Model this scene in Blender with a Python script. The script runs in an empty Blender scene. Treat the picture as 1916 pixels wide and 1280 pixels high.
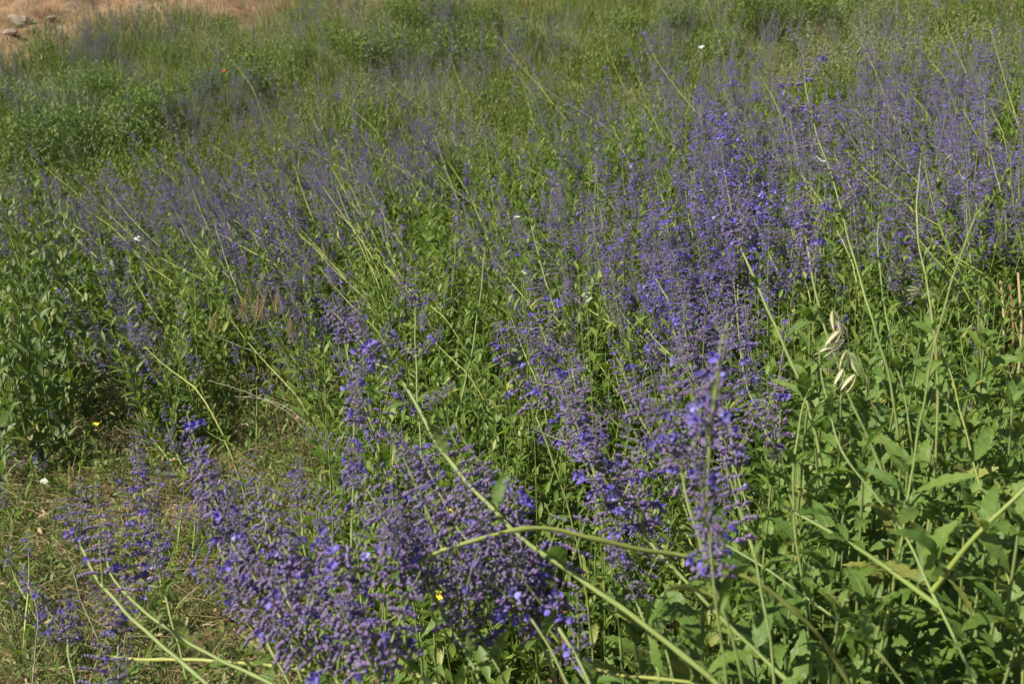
import bpy, math, random
import numpy as np
from mathutils import Vector, Matrix, Quaternion

R = math.radians
rng = random.Random(11)
nrg = np.random.default_rng(11)
scene = bpy.context.scene
C = scene.collection

# ------------------------------------------------------------------ camera
CAM = Vector((0.0, 0.0, 1.5))
PITCH = R(-18.0)
FPX = 35.0 / 36.0 * 1916.0
cd = bpy.data.cameras.new('camera')
cd.lens = 35.0
cd.sensor_width = 36.0
cd.clip_start = 0.02
cd.clip_end = 300.0
cd.dof.use_dof = True
cd.dof.focus_distance = 2.3
cd.dof.aperture_fstop = 10.0
cam = bpy.data.objects.new('camera', cd)
cam.location = CAM
cam.rotation_euler = (R(90) + PITCH, 0, 0)
C.objects.link(cam)
scene.camera = cam

# ------------------------------------------------------------------ sky, sun, exposure
SUN_EL, SUN_AZ = R(46), R(-112)          # azimuth from +Y (view direction) towards +X; negative is the camera's left
sd = Vector((math.sin(SUN_AZ) * math.cos(SUN_EL), math.cos(SUN_AZ) * math.cos(SUN_EL), math.sin(SUN_EL)))
world = bpy.data.worlds.new('World')
scene.world = world
world.use_nodes = True
nt = world.node_tree
sky = nt.nodes.new('ShaderNodeTexSky')
sky.sky_type = 'NISHITA'
sky.sun_disc = False
sky.sun_elevation = SUN_EL
sky.sun_rotation = SUN_AZ
bg = nt.nodes['Background']
bg.inputs['Strength'].default_value = 0.062
nt.links.new(sky.outputs['Color'], bg.inputs['Color'])
sl = bpy.data.lights.new('sun', 'SUN')
sl.energy = 5.0
sl.angle = R(0.5)
sl.color = (1.0, 0.93, 0.82)
so = bpy.data.objects.new('sun', sl)
so.rotation_euler = sd.to_track_quat('Z', 'Y').to_euler()
so.location = sd * 30
C.objects.link(so)
vs = scene.view_settings
vs.view_transform = 'Standard'
vs.look = 'None'
vs.gamma = 1.0
vs.use_curve_mapping = False
vs.exposure = 0.94
cy = scene.cycles
cy.use_adaptive_sampling = True
cy.adaptive_threshold = 0.04
cy.adaptive_min_samples = 20
cy.max_bounces = 4
cy.diffuse_bounces = 2
cy.transmission_bounces = 3
cy.glossy_bounces = 1

# ------------------------------------------------------------------ helpers: picture point <-> place
_cp, _sp = math.cos(PITCH), math.sin(PITCH)
FWD = Vector((0, _cp, _sp)); UPV = Vector((0, -_sp, _cp)); RGT = Vector((1, 0, 0))


def at(px, py, d):
    """World point seen at that point of the photograph, d metres in front of the lens."""
    return CAM + (RGT * ((px - 958) / FPX) + UPV * ((640 - py) / FPX) + FWD) * d


def pix(p):
    q = Vector(p) - CAM
    d = max(q.dot(FWD), 1e-3)
    return 958 + FPX * q.dot(RGT) / d, 640 - FPX * q.dot(UPV) / d, d


def sst(a, b, x):
    t = np.clip((np.asarray(x, float) - a) / (b - a), 0, 1)
    return t * t * (3 - 2 * t)


def bank_edge(x):
    return 6.9 + 0.42 * np.clip(x, -5, 5)


def ground(x, y):
    x = np.asarray(x, float); y = np.asarray(y, float)
    ye = bank_edge(x)
    yn = np.minimum(y, ye)
    z = 0.045 * yn + 0.11 * np.clip(x, -7, 7) + 0.03 * np.clip(x + 7, -9, 0) + 0.03 * np.clip(x - 7, 0, 30)
    t = np.maximum(y - ye, 0)
    z = z - 0.22 * sst(0, 1.4, t) * (1 - sst(1.4, 4.0, t) * 0.6) + 0.105 * t + 0.0075 * t * t * (t < 30) + (t >= 30) * (6.75 + 0.45 * (t - 30))
    z = z + 0.035 * np.sin(x * 2.3 + 1.1) * np.cos(y * 1.9 + x) + 0.018 * np.sin(x * 5.1 + y * 4.3) \
        + 0.10 * sst(1, 4, t) * np.sin(x * 0.9 + 2.0) * np.cos(y * 0.75 - 0.6 * x)
    soil = soil_mask(x, y)
    z = z + soil * (0.12 * np.sin(x * 2.9 + y * 1.7) * np.cos(y * 2.1 - x) + 0.06 * np.sin(x * 7.3) * np.sin(y * 6.1 + 2))
    return z


def soil_mask(x, y):
    """The bare earth bank high on the slope."""
    x = np.asarray(x, float); y = np.asarray(y, float)
    e = 12.5 + 0.95 * (x + 7.0) + 0.35 * np.sin(x * 2.1) + 0.25 * np.sin(x * 5.3 + 1)
    return sst(-0.3, 0.8, y - e) * (1 - sst(-3.6, -2.2, x))


def gz(x, y):
    return float(ground(x, y))


def on_ground(px, py):
    d = (at(px, py, 1.0) - CAM)
    t = 0.6
    for _ in range(900):
        p = CAM + d * t
        if p.z <= gz(p.x, p.y):
            break
        t += 0.02 if t < 6 else 0.05
    return Vector((p.x, p.y, gz(p.x, p.y)))


# ------------------------------------------------------------------ helpers: meshes
class MB:
    def __init__(s):
        s.V, s.A, s.F, s.M, s.n = [], [], [], [], 0

    def add(s, V, F, mat=0, A=None):
        V = np.asarray(V, float).reshape(-1, 3); F = np.asarray(F, int).reshape(-1, 3)
        if A is None:
            A = np.zeros_like(V); A[:, 2] = rng.random()
        s.V.append(V); s.A.append(A); s.F.append(F + s.n)
        s.M.append(np.full(len(F), mat, int)); s.n += len(V)

    def put(s, o, M=None, mats=None):
        """Add a packed piece (V, A, F, M) moved by the 4x4 matrix M."""
        V, A, F, m = o
        if M is not None:
            M = np.array(M)
            V = V @ M[:3, :3].T + M[:3, 3]
        s.V.append(V); s.A.append(A); s.F.append(F + s.n)
        s.M.append(m if mats is None else np.array(mats)[m]); s.n += len(V)

    def pack(s):
        if not s.V:
            return np.zeros((0, 3)), np.zeros((0, 3)), np.zeros((0, 3), int), np.zeros(0, int)
        return np.concatenate(s.V), np.concatenate(s.A), np.concatenate(s.F), np.concatenate(s.M)

    def mesh(s, name, mats, smooth=True):
        V, A, F, M = s.pack()
        me = bpy.data.meshes.new(name)
        me.vertices.add(len(V)); me.vertices.foreach_set('co', V.astype(np.float32).ravel())
        me.loops.add(len(F) * 3); me.loops.foreach_set('vertex_index', F.astype(np.int32).ravel())
        me.polygons.add(len(F))
        me.polygons.foreach_set('loop_start', np.arange(0, len(F) * 3, 3, dtype=np.int32))
        me.polygons.foreach_set('material_index', M.astype(np.int32))
        me.polygons.foreach_set('use_smooth', np.full(len(F), smooth))
        at_ = me.attributes.new('luv', 'FLOAT_VECTOR', 'POINT')
        at_.data.foreach_set('vector', A.astype(np.float32).ravel())
        for m in mats:
            me.materials.append(m)
        me.update(calc_edges=True)
        return me


def obj(name, mesh, parent=None, M=None):
    o = bpy.data.objects.new(name, mesh)
    C.objects.link(o)
    if parent is not None:
        o.parent = parent
    if M is not None:
        o.matrix_basis = M
    return o


def tag(o, label, cat, group=None, kind=None):
    o['label'] = label
    if cat: o['category'] = cat
    if group: o['group'] = group
    if kind: o['kind'] = kind
    return o


def thing(name, label, cat, loc, rz=0.0, group=None):
    o = bpy.data.objects.new(name, None)
    C.objects.link(o)
    o.empty_display_size = 0.02
    o.location = loc
    o.rotation_euler = (0, 0, rz)
    return tag(o, label, cat, group)


def tube(mb, P, r, sides=5, mat=0, closed_tip=True, tint=None):
    P = np.array([tuple(p) for p in P], float); n = len(P)
    r = np.interp(np.linspace(0, 1, n), np.linspace(0, 1, len(r)), r) if np.ndim(r) else np.full(n, r)
    T = np.gradient(P, axis=0); T /= np.linalg.norm(T, axis=1)[:, None] + 1e-9
    ref = np.array([0.31, 0.9, 0.21]); ref /= np.linalg.norm(ref)
    X = np.cross(T, ref); X /= np.linalg.norm(X, axis=1)[:, None] + 1e-9
    Y = np.cross(T, X)
    a = np.arange(sides) / sides * 2 * math.pi
    V = (P[:, None] + r[:, None, None] * (np.cos(a)[None, :, None] * X[:, None] + np.sin(a)[None, :, None] * Y[:, None])).reshape(-1, 3)
    F = []
    for i in range(n - 1):
        for j in range(sides):
            k = (j + 1) % sides
            p, q, u, v = i * sides + j, i * sides + k, (i + 1) * sides + k, (i + 1) * sides + j
            F += [(p, q, u), (p, u, v)]
    A = np.zeros((len(V), 3))
    A[:, 0] = np.repeat(np.linspace(0, 1, n), sides)
    A[:, 2] = rng.random() if tint is None else tint
    mb.add(V, F, mat, A)


def mat_from(origin, xdir, zhint, s=1.0, sy=None):
    """4x4 whose x axis is xdir and whose z axis is as near zhint as it can be."""
    x = Vector(xdir).normalized(); z = Vector(zhint)
    y = z.cross(x)
    if y.length < 1e-4:
        y = Vector((0, 1, 0)).cross(x)
    y.normalize(); z = x.cross(y)
    m = Matrix((x, y, z)).transposed().to_4x4()
    m = Matrix.Translation(Vector(origin)) @ m @ Matrix.Diagonal((s, s if sy is None else sy, s, 1))
    return m


def mat_up(origin, zdir, roll, s=1.0):
    q = Vector((0, 0, 1)).rotation_difference(Vector(zdir).normalized())
    return Matrix.Translation(Vector(origin)) @ q.to_matrix().to_4x4() @ Matrix.Rotation(roll, 4, 'Z') @ Matrix.Scale(s, 4)


# ------------------------------------------------------------------ materials
def nodes(name):
    m = bpy.data.materials.new(name); m.use_nodes = True
    t = m.node_tree; t.nodes.clear()
    return m, t, t.nodes.new


def mth(t, op, a, b=None, c=None, clamp=False):
    n = t.nodes.new('ShaderNodeMath'); n.operation = op; n.use_clamp = clamp
    for i, v in enumerate((a, b, c)):
        if v is None: continue
        if isinstance(v, (int, float)): n.inputs[i].default_value = v
        else: t.links.new(v, n.inputs[i])
    return n.outputs[0]


def mix(t, f, a, b, mode='MIX'):
    n = t.nodes.new('ShaderNodeMix'); n.data_type = 'RGBA'; n.blend_type = mode
    for s, v in ((0, f), (6, a), (7, b)):
        if isinstance(v, (int, float)): n.inputs[s].default_value = v
        elif isinstance(v, tuple): n.inputs[s].default_value = (*v, 1)
        else: t.links.new(v, n.inputs[s])
    return n.outputs[2]


def plant_mat(name, base, alt, back=None, transl=0.3, rough=0.55, veins=False, spec=0.3, tipc=None, alt2=None, alt2_p=0.12, noise=0.0):
    """Leaf, stem and petal stuff: colour varies per plant (alt) and per leaf (luv.z); thin blades let light through."""
    m, t, N = nodes(name)
    out = N('ShaderNodeOutputMaterial')
    oi = N('ShaderNodeObjectInfo')
    a = N('ShaderNodeAttribute'); a.attribute_name = 'luv'
    sx = N('ShaderNodeSeparateXYZ'); t.links.new(a.outputs['Vector'], sx.inputs[0])
    u, v, w = sx.outputs
    r = mth(t, 'FRACT', mth(t, 'ADD', mth(t, 'MULTIPLY', oi.outputs['Random'], 3.7), mth(t, 'MULTIPLY', w, 5.3)))
    col = mix(t, r, base, alt)
    if alt2:
        r2 = mth(t, 'FRACT', mth(t, 'ADD', mth(t, 'MULTIPLY', oi.outputs['Random'], 17.3), mth(t, 'MULTIPLY', w, 23.1)))
        col = mix(t, mth(t, 'LESS_THAN', r2, alt2_p), col, alt2)
    if tipc:
        col = mix(t, mth(t, 'POWER', u, 2.0), col, tipc)
    bump = None
    if veins:
        av = mth(t, 'ABSOLUTE', v)
        mid = mth(t, 'SUBTRACT', 1.0, mth(t, 'MULTIPLY', av, 11.0), clamp=True)
        fr = mth(t, 'FRACT', mth(t, 'SUBTRACT', mth(t, 'MULTIPLY', u, 8.0), mth(t, 'MULTIPLY', av, 2.2)))
        sv = mth(t, 'SUBTRACT', 1.0, mth(t, 'MULTIPLY', mth(t, 'ABSOLUTE', mth(t, 'SUBTRACT', fr, 0.5)), 7.0), clamp=True)
        vv = mth(t, 'MAXIMUM', mid, mth(t, 'MULTIPLY', sv, 0.55))
        col = mix(t, mth(t, 'MULTIPLY', vv, 0.42), col, (0.24, 0.30, 0.13))
        b = N('ShaderNodeBump'); b.inputs['Strength'].default_value = 0.5; b.inputs['Distance'].default_value = 0.0012
        b.invert = True
        t.links.new(vv, b.inputs['Height']); bump = b.outputs[0]
    if noise:
        tc = N('ShaderNodeTexCoord'); nz = N('ShaderNodeTexNoise'); nz.inputs['Scale'].default_value = noise
        t.links.new(tc.outputs['Object'], nz.inputs['Vector'])
        col = mix(t, mth(t, 'MULTIPLY', nz.outputs['Fac'], 0.55), col, tuple(c * 0.45 for c in base))
    front = col
    if back:
        g = N('ShaderNodeNewGeometry')
        col = mix(t, mth(t, 'MULTIPLY', g.outputs['Backfacing'], 0.55), col, back)
    p = N('ShaderNodeBsdfPrincipled')
    p.inputs['Roughness'].default_value = rough
    p.inputs['Specular IOR Level'].default_value = spec
    t.links.new(col, p.inputs['Base Color'])
    if bump: t.links.new(bump, p.inputs['Normal'])
    if transl:
        tr = N('ShaderNodeBsdfTranslucent')
        tcol = mix(t, 1.0, front, (1.25, 1.35, 0.55), 'MULTIPLY') if back else front
        t.links.new(tcol, tr.inputs['Color'])
        ms = N('ShaderNodeMixShader'); ms.inputs[0].default_value = transl
        t.links.new(p.outputs[0], ms.inputs[1]); t.links.new(tr.outputs[0], ms.inputs[2])
        t.links.new(ms.outputs[0], out.inputs[0])
    else:
        t.links.new(p.outputs[0], out.inputs[0])
    return m


M_STEM = plant_mat('sage_stem', (0.235, 0.295, 0.06), (0.165, 0.235, 0.05), transl=0, rough=0.55, tipc=(0.19, 0.235, 0.09), noise=60)
M_STEMY = plant_mat('sage_stem_yellowed', (0.29, 0.31, 0.075), (0.21, 0.255, 0.06), transl=0, rough=0.5, noise=50)
M_LEAF = plant_mat('sage_leaf', (0.07, 0.135, 0.022), (0.13, 0.20, 0.034), (0.16, 0.21, 0.08), 0.34, 0.5, True, alt2=(0.21, 0.22, 0.05), alt2_p=0.05)
M_LEAFM = plant_mat('sage_leaf_small', (0.07, 0.13, 0.02), (0.15, 0.215, 0.034), (0.15, 0.20, 0.06), 0.36, 0.5, False, alt2=(0.24, 0.25, 0.06), alt2_p=0.06)
M_LEAFG = plant_mat('upright_leaf', (0.075, 0.125, 0.03), (0.12, 0.18, 0.04), (0.15, 0.19, 0.09), 0.28, 0.48, True, alt2=(0.2, 0.2, 0.05), alt2_p=0.05)
M_CALYX = plant_mat('calyx', (0.155, 0.118, 0.25), (0.215, 0.15, 0.265), transl=0.12, rough=0.8, spec=0.1, alt2=(0.16, 0.165, 0.17), alt2_p=0.2)
M_COROL = plant_mat('corolla', (0.125, 0.10, 0.42), (0.19, 0.15, 0.50), transl=0.3, rough=0.6, spec=0.15, alt2=(0.30, 0.28, 0.62), alt2_p=0.12)
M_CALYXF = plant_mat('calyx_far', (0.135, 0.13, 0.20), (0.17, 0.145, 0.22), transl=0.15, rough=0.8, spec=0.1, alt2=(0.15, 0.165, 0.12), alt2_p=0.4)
M_COVER = plant_mat('ground_cover_leaf', (0.09, 0.14, 0.03), (0.155, 0.20, 0.05), (0.15, 0.18, 0.08), 0.3, 0.55, False, alt2=(0.28, 0.24, 0.10), alt2_p=0.12)
M_GRASS = plant_mat('grass_blade', (0.10, 0.155, 0.03), (0.17, 0.21, 0.055), None, 0.25, 0.5, alt2=(0.38, 0.32, 0.16), alt2_p=0.16)
M_FARG = plant_mat('bank_green', (0.085, 0.145, 0.02), (0.17, 0.22, 0.04), (0.15, 0.19, 0.06), 0.28, 0.6, False, alt2=(0.26, 0.25, 0.12), alt2_p=0.10)
M_SILV = plant_mat('silver_green', (0.16, 0.20, 0.13), (0.20, 0.24, 0.16), None, 0.15, 0.7)
M_SHRUB = plant_mat('shrub_leaf', (0.065, 0.125, 0.018), (0.14, 0.195, 0.032), (0.12, 0.15, 0.07), 0.22, 0.6, False)
M_DRY = plant_mat('dry_straw', (0.42, 0.33, 0.17), (0.30, 0.22, 0.11), None, 0.15, 0.7, alt2=(0.22, 0.13, 0.06), alt2_p=0.25)
M_BROME = plant_mat('brome_head', (0.42, 0.33, 0.19), (0.34, 0.25, 0.14), None, 0.2, 0.6)
M_OAT = plant_mat('oat_glume', (0.46, 0.44, 0.28), (0.38, 0.38, 0.20), None, 0.3, 0.5, tipc=(0.55, 0.50, 0.34))
M_WHITE = plant_mat('white_petal', (0.60, 0.62, 0.54), (0.52, 0.55, 0.46), None, 0.2, 0.6)
M_YELLOW = plant_mat('yellow_petal', (0.78, 0.62, 0.03), (0.72, 0.52, 0.02), None, 0.2, 0.6)
M_RED = plant_mat('poppy_petal', (0.62, 0.07, 0.03), (0.5, 0.05, 0.02), None, 0.25, 0.6)
M_TWIG = plant_mat('dead_twig', (0.30, 0.26, 0.21), (0.24, 0.20, 0.15), None, 0, 0.8, noise=80)
M_REDBROWN = plant_mat('withered_leaf', (0.18, 0.085, 0.04), (0.26, 0.15, 0.07), None, 0.1, 0.7)


def ground_mat():
    m, t, N = nodes('earth')
    out = N('ShaderNodeOutputMaterial'); p = N('ShaderNodeBsdfPrincipled')
    p.inputs['Roughness'].default_value = 0.95; p.inputs['Specular IOR Level'].default_value = 0.1
    tc = N('ShaderNodeTexCoord')
    def nz(s, d=6):
        n = N('ShaderNodeTexNoise'); n.inputs['Scale'].default_value = s; n.inputs['Detail'].default_value = d
        n.inputs['Roughness'].default_value = 0.65
        t.links.new(tc.outputs['Object'], n.inputs['Vector']); return n.outputs['Fac']
    def ramp(f, lo, hi):
        return mth(t, 'MULTIPLY', mth(t, 'SUBTRACT', f, lo), 1.0 / (hi - lo), clamp=True)
    a = N('ShaderNodeAttribute'); a.attribute_name = 'soil'
    mulch = mix(t, ramp(nz(9), 0.35, 0.65), (0.075, 0.052, 0.032), (0.19, 0.145, 0.08))
    mulch = mix(t, ramp(nz(3.1), 0.5, 0.62), mulch, (0.07, 0.085, 0.03))
    mulch = mix(t, ramp(nz(70, 3), 0.56, 0.66), mulch, (0.30, 0.24, 0.14))
    soil = mix(t, ramp(nz(2.2), 0.35, 0.7), (0.235, 0.14, 0.08), (0.165, 0.10, 0.06))
    soil = mix(t, ramp(nz(11), 0.52, 0.7), soil, (0.26, 0.19, 0.115))
    soil = mix(t, ramp(nz(1.2), 0.55, 0.68), soil, (0.24, 0.20, 0.14))
    col = mix(t, a.outputs['Fac'], mulch, soil)
    t.links.new(col, p.inputs['Base Color'])
    b = N('ShaderNodeBump'); b.inputs['Strength'].default_value = 0.9; b.inputs['Distance'].default_value = 0.05
    t.links.new(nz(14, 8), b.inputs['Height']); t.links.new(b.outputs[0], p.inputs['Normal'])
    t.links.new(p.outputs[0], out.inputs[0])
    return m


def rock_mat():
    m, t, N = nodes('rock')
    out = N('ShaderNodeOutputMaterial'); p = N('ShaderNodeBsdfPrincipled'); p.inputs['Roughness'].default_value = 0.9
    tc = N('ShaderNodeTexCoord'); n = N('ShaderNodeTexNoise'); n.inputs['Scale'].default_value = 9; n.inputs['Detail'].default_value = 8
    t.links.new(tc.outputs['Object'], n.inputs['Vector'])
    t.links.new(mix(t, n.outputs['Fac'], (0.17, 0.125, 0.09), (0.34, 0.27, 0.2)), p.inputs['Base Color'])
    b = N('ShaderNodeBump'); b.inputs['Strength'].default_value = 0.8; b.inputs['Distance'].default_value = 0.03
    t.links.new(n.outputs['Fac'], b.inputs['Height']); t.links.new(b.outputs[0], p.inputs['Normal'])
    t.links.new(p.outputs[0], out.inputs[0])
    return m


M_EARTH, M_ROCK = ground_mat(), rock_mat()

# ------------------------------------------------------------------ the ground: one sheet to well past the crest
def build_ground():
    xs = np.concatenate([np.linspace(-45, -9, 37)[:-1], np.linspace(-9, 9, 241), np.linspace(9, 45, 37)[1:]])
    ys = np.concatenate([np.linspace(-6, 0, 13)[:-1], np.linspace(0, 10, 161)[:-1], np.linspace(10, 26, 161)[:-1], np.linspace(26, 60, 35)])
    X, Y = np.meshgrid(xs, ys)
    Z = ground(X, Y) + 0.012 * nrg.standard_normal(X.shape) * (np.abs(X) < 9)
    nx, ny = len(xs), len(ys)
    V = np.stack([X, Y, Z], -1).reshape(-1, 3)
    i = np.arange(ny - 1)[:, None] * nx + np.arange(nx - 1)[None]
    i = i.ravel()
    F = np.concatenate([np.stack([i, i + 1, i + nx + 1], -1), np.stack([i, i + nx + 1, i + nx], -1)])
    mb = MB(); mb.add(V, F, 0, np.zeros_like(V))
    me = mb.mesh('hillside_ground', [M_EARTH])
    a = me.attributes.new('soil', 'FLOAT', 'POINT')
    a.data.foreach_set('value', soil_mask(V[:, 0], V[:, 1]).astype(np.float32))
    o = obj('ground', me)
    tag(o, 'brown earth slope rising to a bare tan bank', 'ground', kind='structure')


build_ground()

# ------------------------------------------------------------------ leaf, flower and spike pieces
def leaf_piece(L=1.0, W=0.36, n=12, serr=0.10, fold=0.25, curl=0.8, twist=0.0, petiole=0.07, shape=0.85, wav=0.0):
    """A toothed blade along +X, folded on its midrib, bending down towards the tip."""
    V, A = [], []
    x = z = 0.0; ang = curl * 0.35
    ds = L / n
    for i in range(n + 1):
        u = i / n
        if u <= petiole: w = 0.03
        else:
            q = (u - petiole) / (1 - petiole)
            w = max(math.sin(math.pi * q ** shape) ** 0.85 if 0 < q < 1 else 0, 0.02)
        w *= W / 2 * (1 + (serr if i % 2 else -serr))
        tw = twist * u
        for v in (-1, 0, 1):
            yy, zz = v * w, abs(v) * w * fold + (wav * w * math.sin(i * 1.9 + v) if v else 0)
            yy, zz = yy * math.cos(tw) - zz * math.sin(tw), yy * math.sin(tw) + zz * math.cos(tw)
            V.append((x - zz * math.sin(ang), yy, z + zz * math.cos(ang)))
            A.append((u, v, 0))
        x += ds * math.cos(ang); z += ds * math.sin(ang); ang -= curl / n * (0.5 + u)
    F = []
    for i in range(n):
        for j in range(2):
            p = i * 3 + j
            F += [(p, p + 3, p + 4), (p, p + 4, p + 1)]
    return np.array(V), np.array(A, float), np.array(F), np.zeros(len(F), int)


def retint(piece, w=None):
    V, A, F, M = piece
    A = A.copy(); A[:, 2] = rng.random() if w is None else w
    return V, A, F, M


LEAF_HERO = [leaf_piece(n=18, serr=0.11, W=rng.uniform(.25, .36), fold=rng.uniform(.15, .55), curl=rng.uniform(.3, 1.7), twist=rng.uniform(-.8, .8), shape=rng.uniform(.68, .92), wav=.16) for _ in range(10)]
LEAF_MID = [leaf_piece(n=5, serr=0.06, W=rng.uniform(.19, .30), fold=rng.uniform(.15, .45), curl=rng.uniform(.2, 1.3), twist=rng.uniform(-.5, .5)) for _ in range(6)]
LEAF_UP = [leaf_piece(n=8, serr=0.03, W=rng.uniform(.25, .35), fold=rng.uniform(.2, .5), curl=rng.uniform(.3, 1.6), twist=rng.uniform(-.4, .4), shape=.75) for _ in range(8)]


def unit_mesh(piece, name, mat):
    mb = MB(); mb.put(retint(piece)); return mb.mesh(name, [mat])


ME_LEAF = [unit_mesh(p, 'sage_leaf', M_LEAF) for p in LEAF_HERO for _ in range(2)]
ME_LEAFUP = [unit_mesh(p, 'upright_leaf', M_LEAFG) for p in LEAF_UP for _ in range(2)]


def bud(mb, o, d, L, r, sides, mat, tint):
    """A small pointed swelling: calyx or bud."""
    o, d = np.array(o), np.array(d); d = d / (np.linalg.norm(d) + 1e-9)
    x = np.cross(d, (0.3, 0.2, 0.93)); x /= np.linalg.norm(x) + 1e-9; y = np.cross(d, x)
    V = [o]; c = o + d * L * 0.6
    for j in range(sides):
        a = j / sides * 2 * math.pi
        V.append(c + r * (math.cos(a) * x + math.sin(a) * y))
    V.append(o + d * L)
    F = []
    for j in range(sides):
        k = 1 + (j + 1) % sides
        F += [(0, k, 1 + j), (1 + j, k, sides + 1)]
    A = np.zeros((len(V), 3)); A[:, 2] = tint
    mb.add(V, F, mat, A)


def corolla(mb, o, d, s, lod, mat):
    """A two-lipped flower: a short tube opening into spreading petals."""
    o, d = Vector(o), Vector(d).normalized()
    x = d.cross(Vector((0, 0, 1)))
    if x.length < 1e-3: x = Vector((1, 0, 0))
    x.normalize(); y = x.cross(d)
    tint = rng.random()
    m = o + d * s * 0.9
    pet = ((0.0, -1.0, 1.25), (0.9, 0.25, .8), (-0.9, 0.25, .8), (0.4, .9, .7), (-.4, .9, .7)) if lod == 0 else ((0, -1.0, 1.3), (.85, .6, .95), (-.85, .6, .95))
    for px, py, k in pet:
        a = (x * px + y * py).normalized(); b = d.cross(a)
        tip = m + (a * 0.75 + d * rng.uniform(.05, .6)) * s * k
        w = s * 0.34 * k
        c = m + (a * .42 + d * .35) * s * k
        V = [m - d * s * .5, c + b * w, c - b * w, tip]
        A = np.zeros((4, 3)); A[:, 2] = tint
        mb.add([tuple(q) for q in V], [(0, 1, 2), (1, 3, 2)], mat, A)


def spike_piece(L=0.16, lod=0, bloom=0.22, full=1.0):
    """Flower spike along +Z: opposite arching rows of small furry calyces, some with open blue flowers. Materials: 0 stem, 1 calyx, 2 corolla."""
    mb = MB()
    bx, by = rng.uniform(-.12, .12), rng.uniform(-.12, .12)
    ax = lambda t: Vector((bx * L * t * t, by * L * t * t, L * t))
    tube(mb, [ax(t) for t in np.linspace(0, 1, 5)], (0.0014, 0.0005), 3 if lod else 4, 0)
    step = {0: 0.0118, 1: 0.0150, 2: 0.026}[lod]
    n = max(4, int(L / step))
    phi = rng.random() * 3.14
    for i in range(n):
        t = 0.10 + 0.90 * (i / (n - 1)) ** 0.92
        o = ax(t)
        phi += math.pi / 2 + rng.uniform(-.25, .25)
        lc = full * ({0: .0135, 1: .0155, 2: .024}[lod] * (1 - t) ** 0.6 + 0.0035) * rng.uniform(.75, 1.2) * min(1, L / 0.09)
        for side in (0, 1):
            a = phi + side * math.pi + rng.uniform(-.2, .2)
            out = Vector((math.cos(a), math.sin(a), 0)); tang = Vector((-math.sin(a), math.cos(a), 0))
            k = max(3, int(lc / {0: 0.0014, 1: 0.0029, 2: 0.0075}[lod]) + 1)
            open_here = rng.random() < bloom * 2.2           # whole rows come into flower together
            for j in range(k):
                s = (j + .6) / k
                el = 0.75 - 1.25 * s
                row = tang * ((.0026 if j % 2 else -.0026) * rng.uniform(.6, 1.3))
                p = o + out * (lc * s) + row + Vector((0, 0, 1)) * (lc * (0.62 * s - 0.55 * s * s))
                d = out * math.cos(el) * .6 + Vector((0, 0, 1)) * (0.8 - .3 * s) + tang * ((.7 if j % 2 else -.7) + rng.uniform(-.4, .4))
                sz = {0: 0.0076, 1: 0.0092, 2: 0.0135}[lod] * rng.uniform(.8, 1.2) * (1 - .35 * t)
                bud(mb, p, d, sz, sz * (0.23 if lod == 0 else 0.32), 4 if lod == 0 else 3, 1, rng.random())
                if t < .85 and open_here and rng.random() < {0: .3, 1: .45, 2: .6}[lod]:
                    corolla(mb, p + d.normalized() * sz * .5, (out + Vector((0, 0, .25)) + tang * rng.uniform(-.8, .8)), {0: 0.0068, 1: 0.0078, 2: .0095}[lod] * rng.uniform(.8, 1.2), lod, 2)
    return mb.pack()


SPIKE0 = [spike_piece(rng.uniform(.075, .115), 0, b, f) for b, f in ((.05, 1.05), (.09, 1.1), (.13, 1.0), (.18, 1.1), (.02, .9), (.10, 1.0))]
SPIKE1 = [spike_piece(rng.uniform(.075, .115), 1, b, f) for b, f in ((.08, 1.0), (.16, 1.0), (.26, 1.1), (.04, .8), (.12, 1.0))]
SPIKE2 = [spike_piece(rng.uniform(.10, .16), 2, b, f) for b, f in ((.06, 1.1), (.12, 1.1), (.02, .9))]
def raw_mesh(piece, name, mats):
    mb = MB(); mb.put(piece); return mb.mesh(name, mats)
ME_SPIKE = [raw_mesh(p, 'flower_spike', [M_STEM, M_CALYX, M_COROL]) for p in SPIKE0]


# ------------------------------------------------------------------ a shoot: path, leaf pairs, flower spikes
def smooth_path(P, n):
    P = [Vector(p) for p in P]
    if len(P) == 2:
        P = [P[0], P[0].lerp(P[1], .5), P[1]]
    Q = [P[0] * 2 - P[1]] + P + [P[-1] * 2 - P[-2]]
    out = []
    segs = len(P) - 1
    for i in range(n):
        g = i / (n - 1) * segs; k = min(int(g), segs - 1); t = g - k
        a, b, c, d = Q[k:k + 4]
        out.append(0.5 * ((2 * b) + (c - a) * t + (2 * a - 5 * b + 4 * c - d) * t * t + (3 * b - a - 3 * c + d) * t ** 3))
    # even out by length
    A = np.array([tuple(p) for p in out]); s = np.concatenate([[0], np.cumsum(np.linalg.norm(np.diff(A, axis=0), axis=1))])
    q = np.linspace(0, s[-1], n)
    return [Vector((np.interp(v, s, A[:, 0]), np.interp(v, s, A[:, 1]), np.interp(v, s, A[:, 2]))) for v in q], float(s[-1])


def along(path, f):
    g = max(0, min(1, f)) * (len(path) - 1); k = min(int(g), len(path) - 2)
    return path[k].lerp(path[k + 1], g - k), (path[k + 1] - path[k]).normalized()


def nodes_on(path, L, f0, f1, step):
    n = max(1, int((f1 - f0) * L / step))
    phi = rng.random() * 3.14
    for i in range(n + 1):
        f = f0 + (f1 - f0) * i / max(n, 1)
        p, t = along(path, f)
        x = t.cross(Vector((0.2, 0.97, 0.1))).normalized(); y = t.cross(x)
        phi += math.pi / 2 + rng.uniform(-.25, .25)
        for s in (0, 1):
            a = phi + s * math.pi
            yield f, (f - f0) / max(f1 - f0, 1e-6), p, t, x * math.cos(a) + y * math.sin(a)


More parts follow.
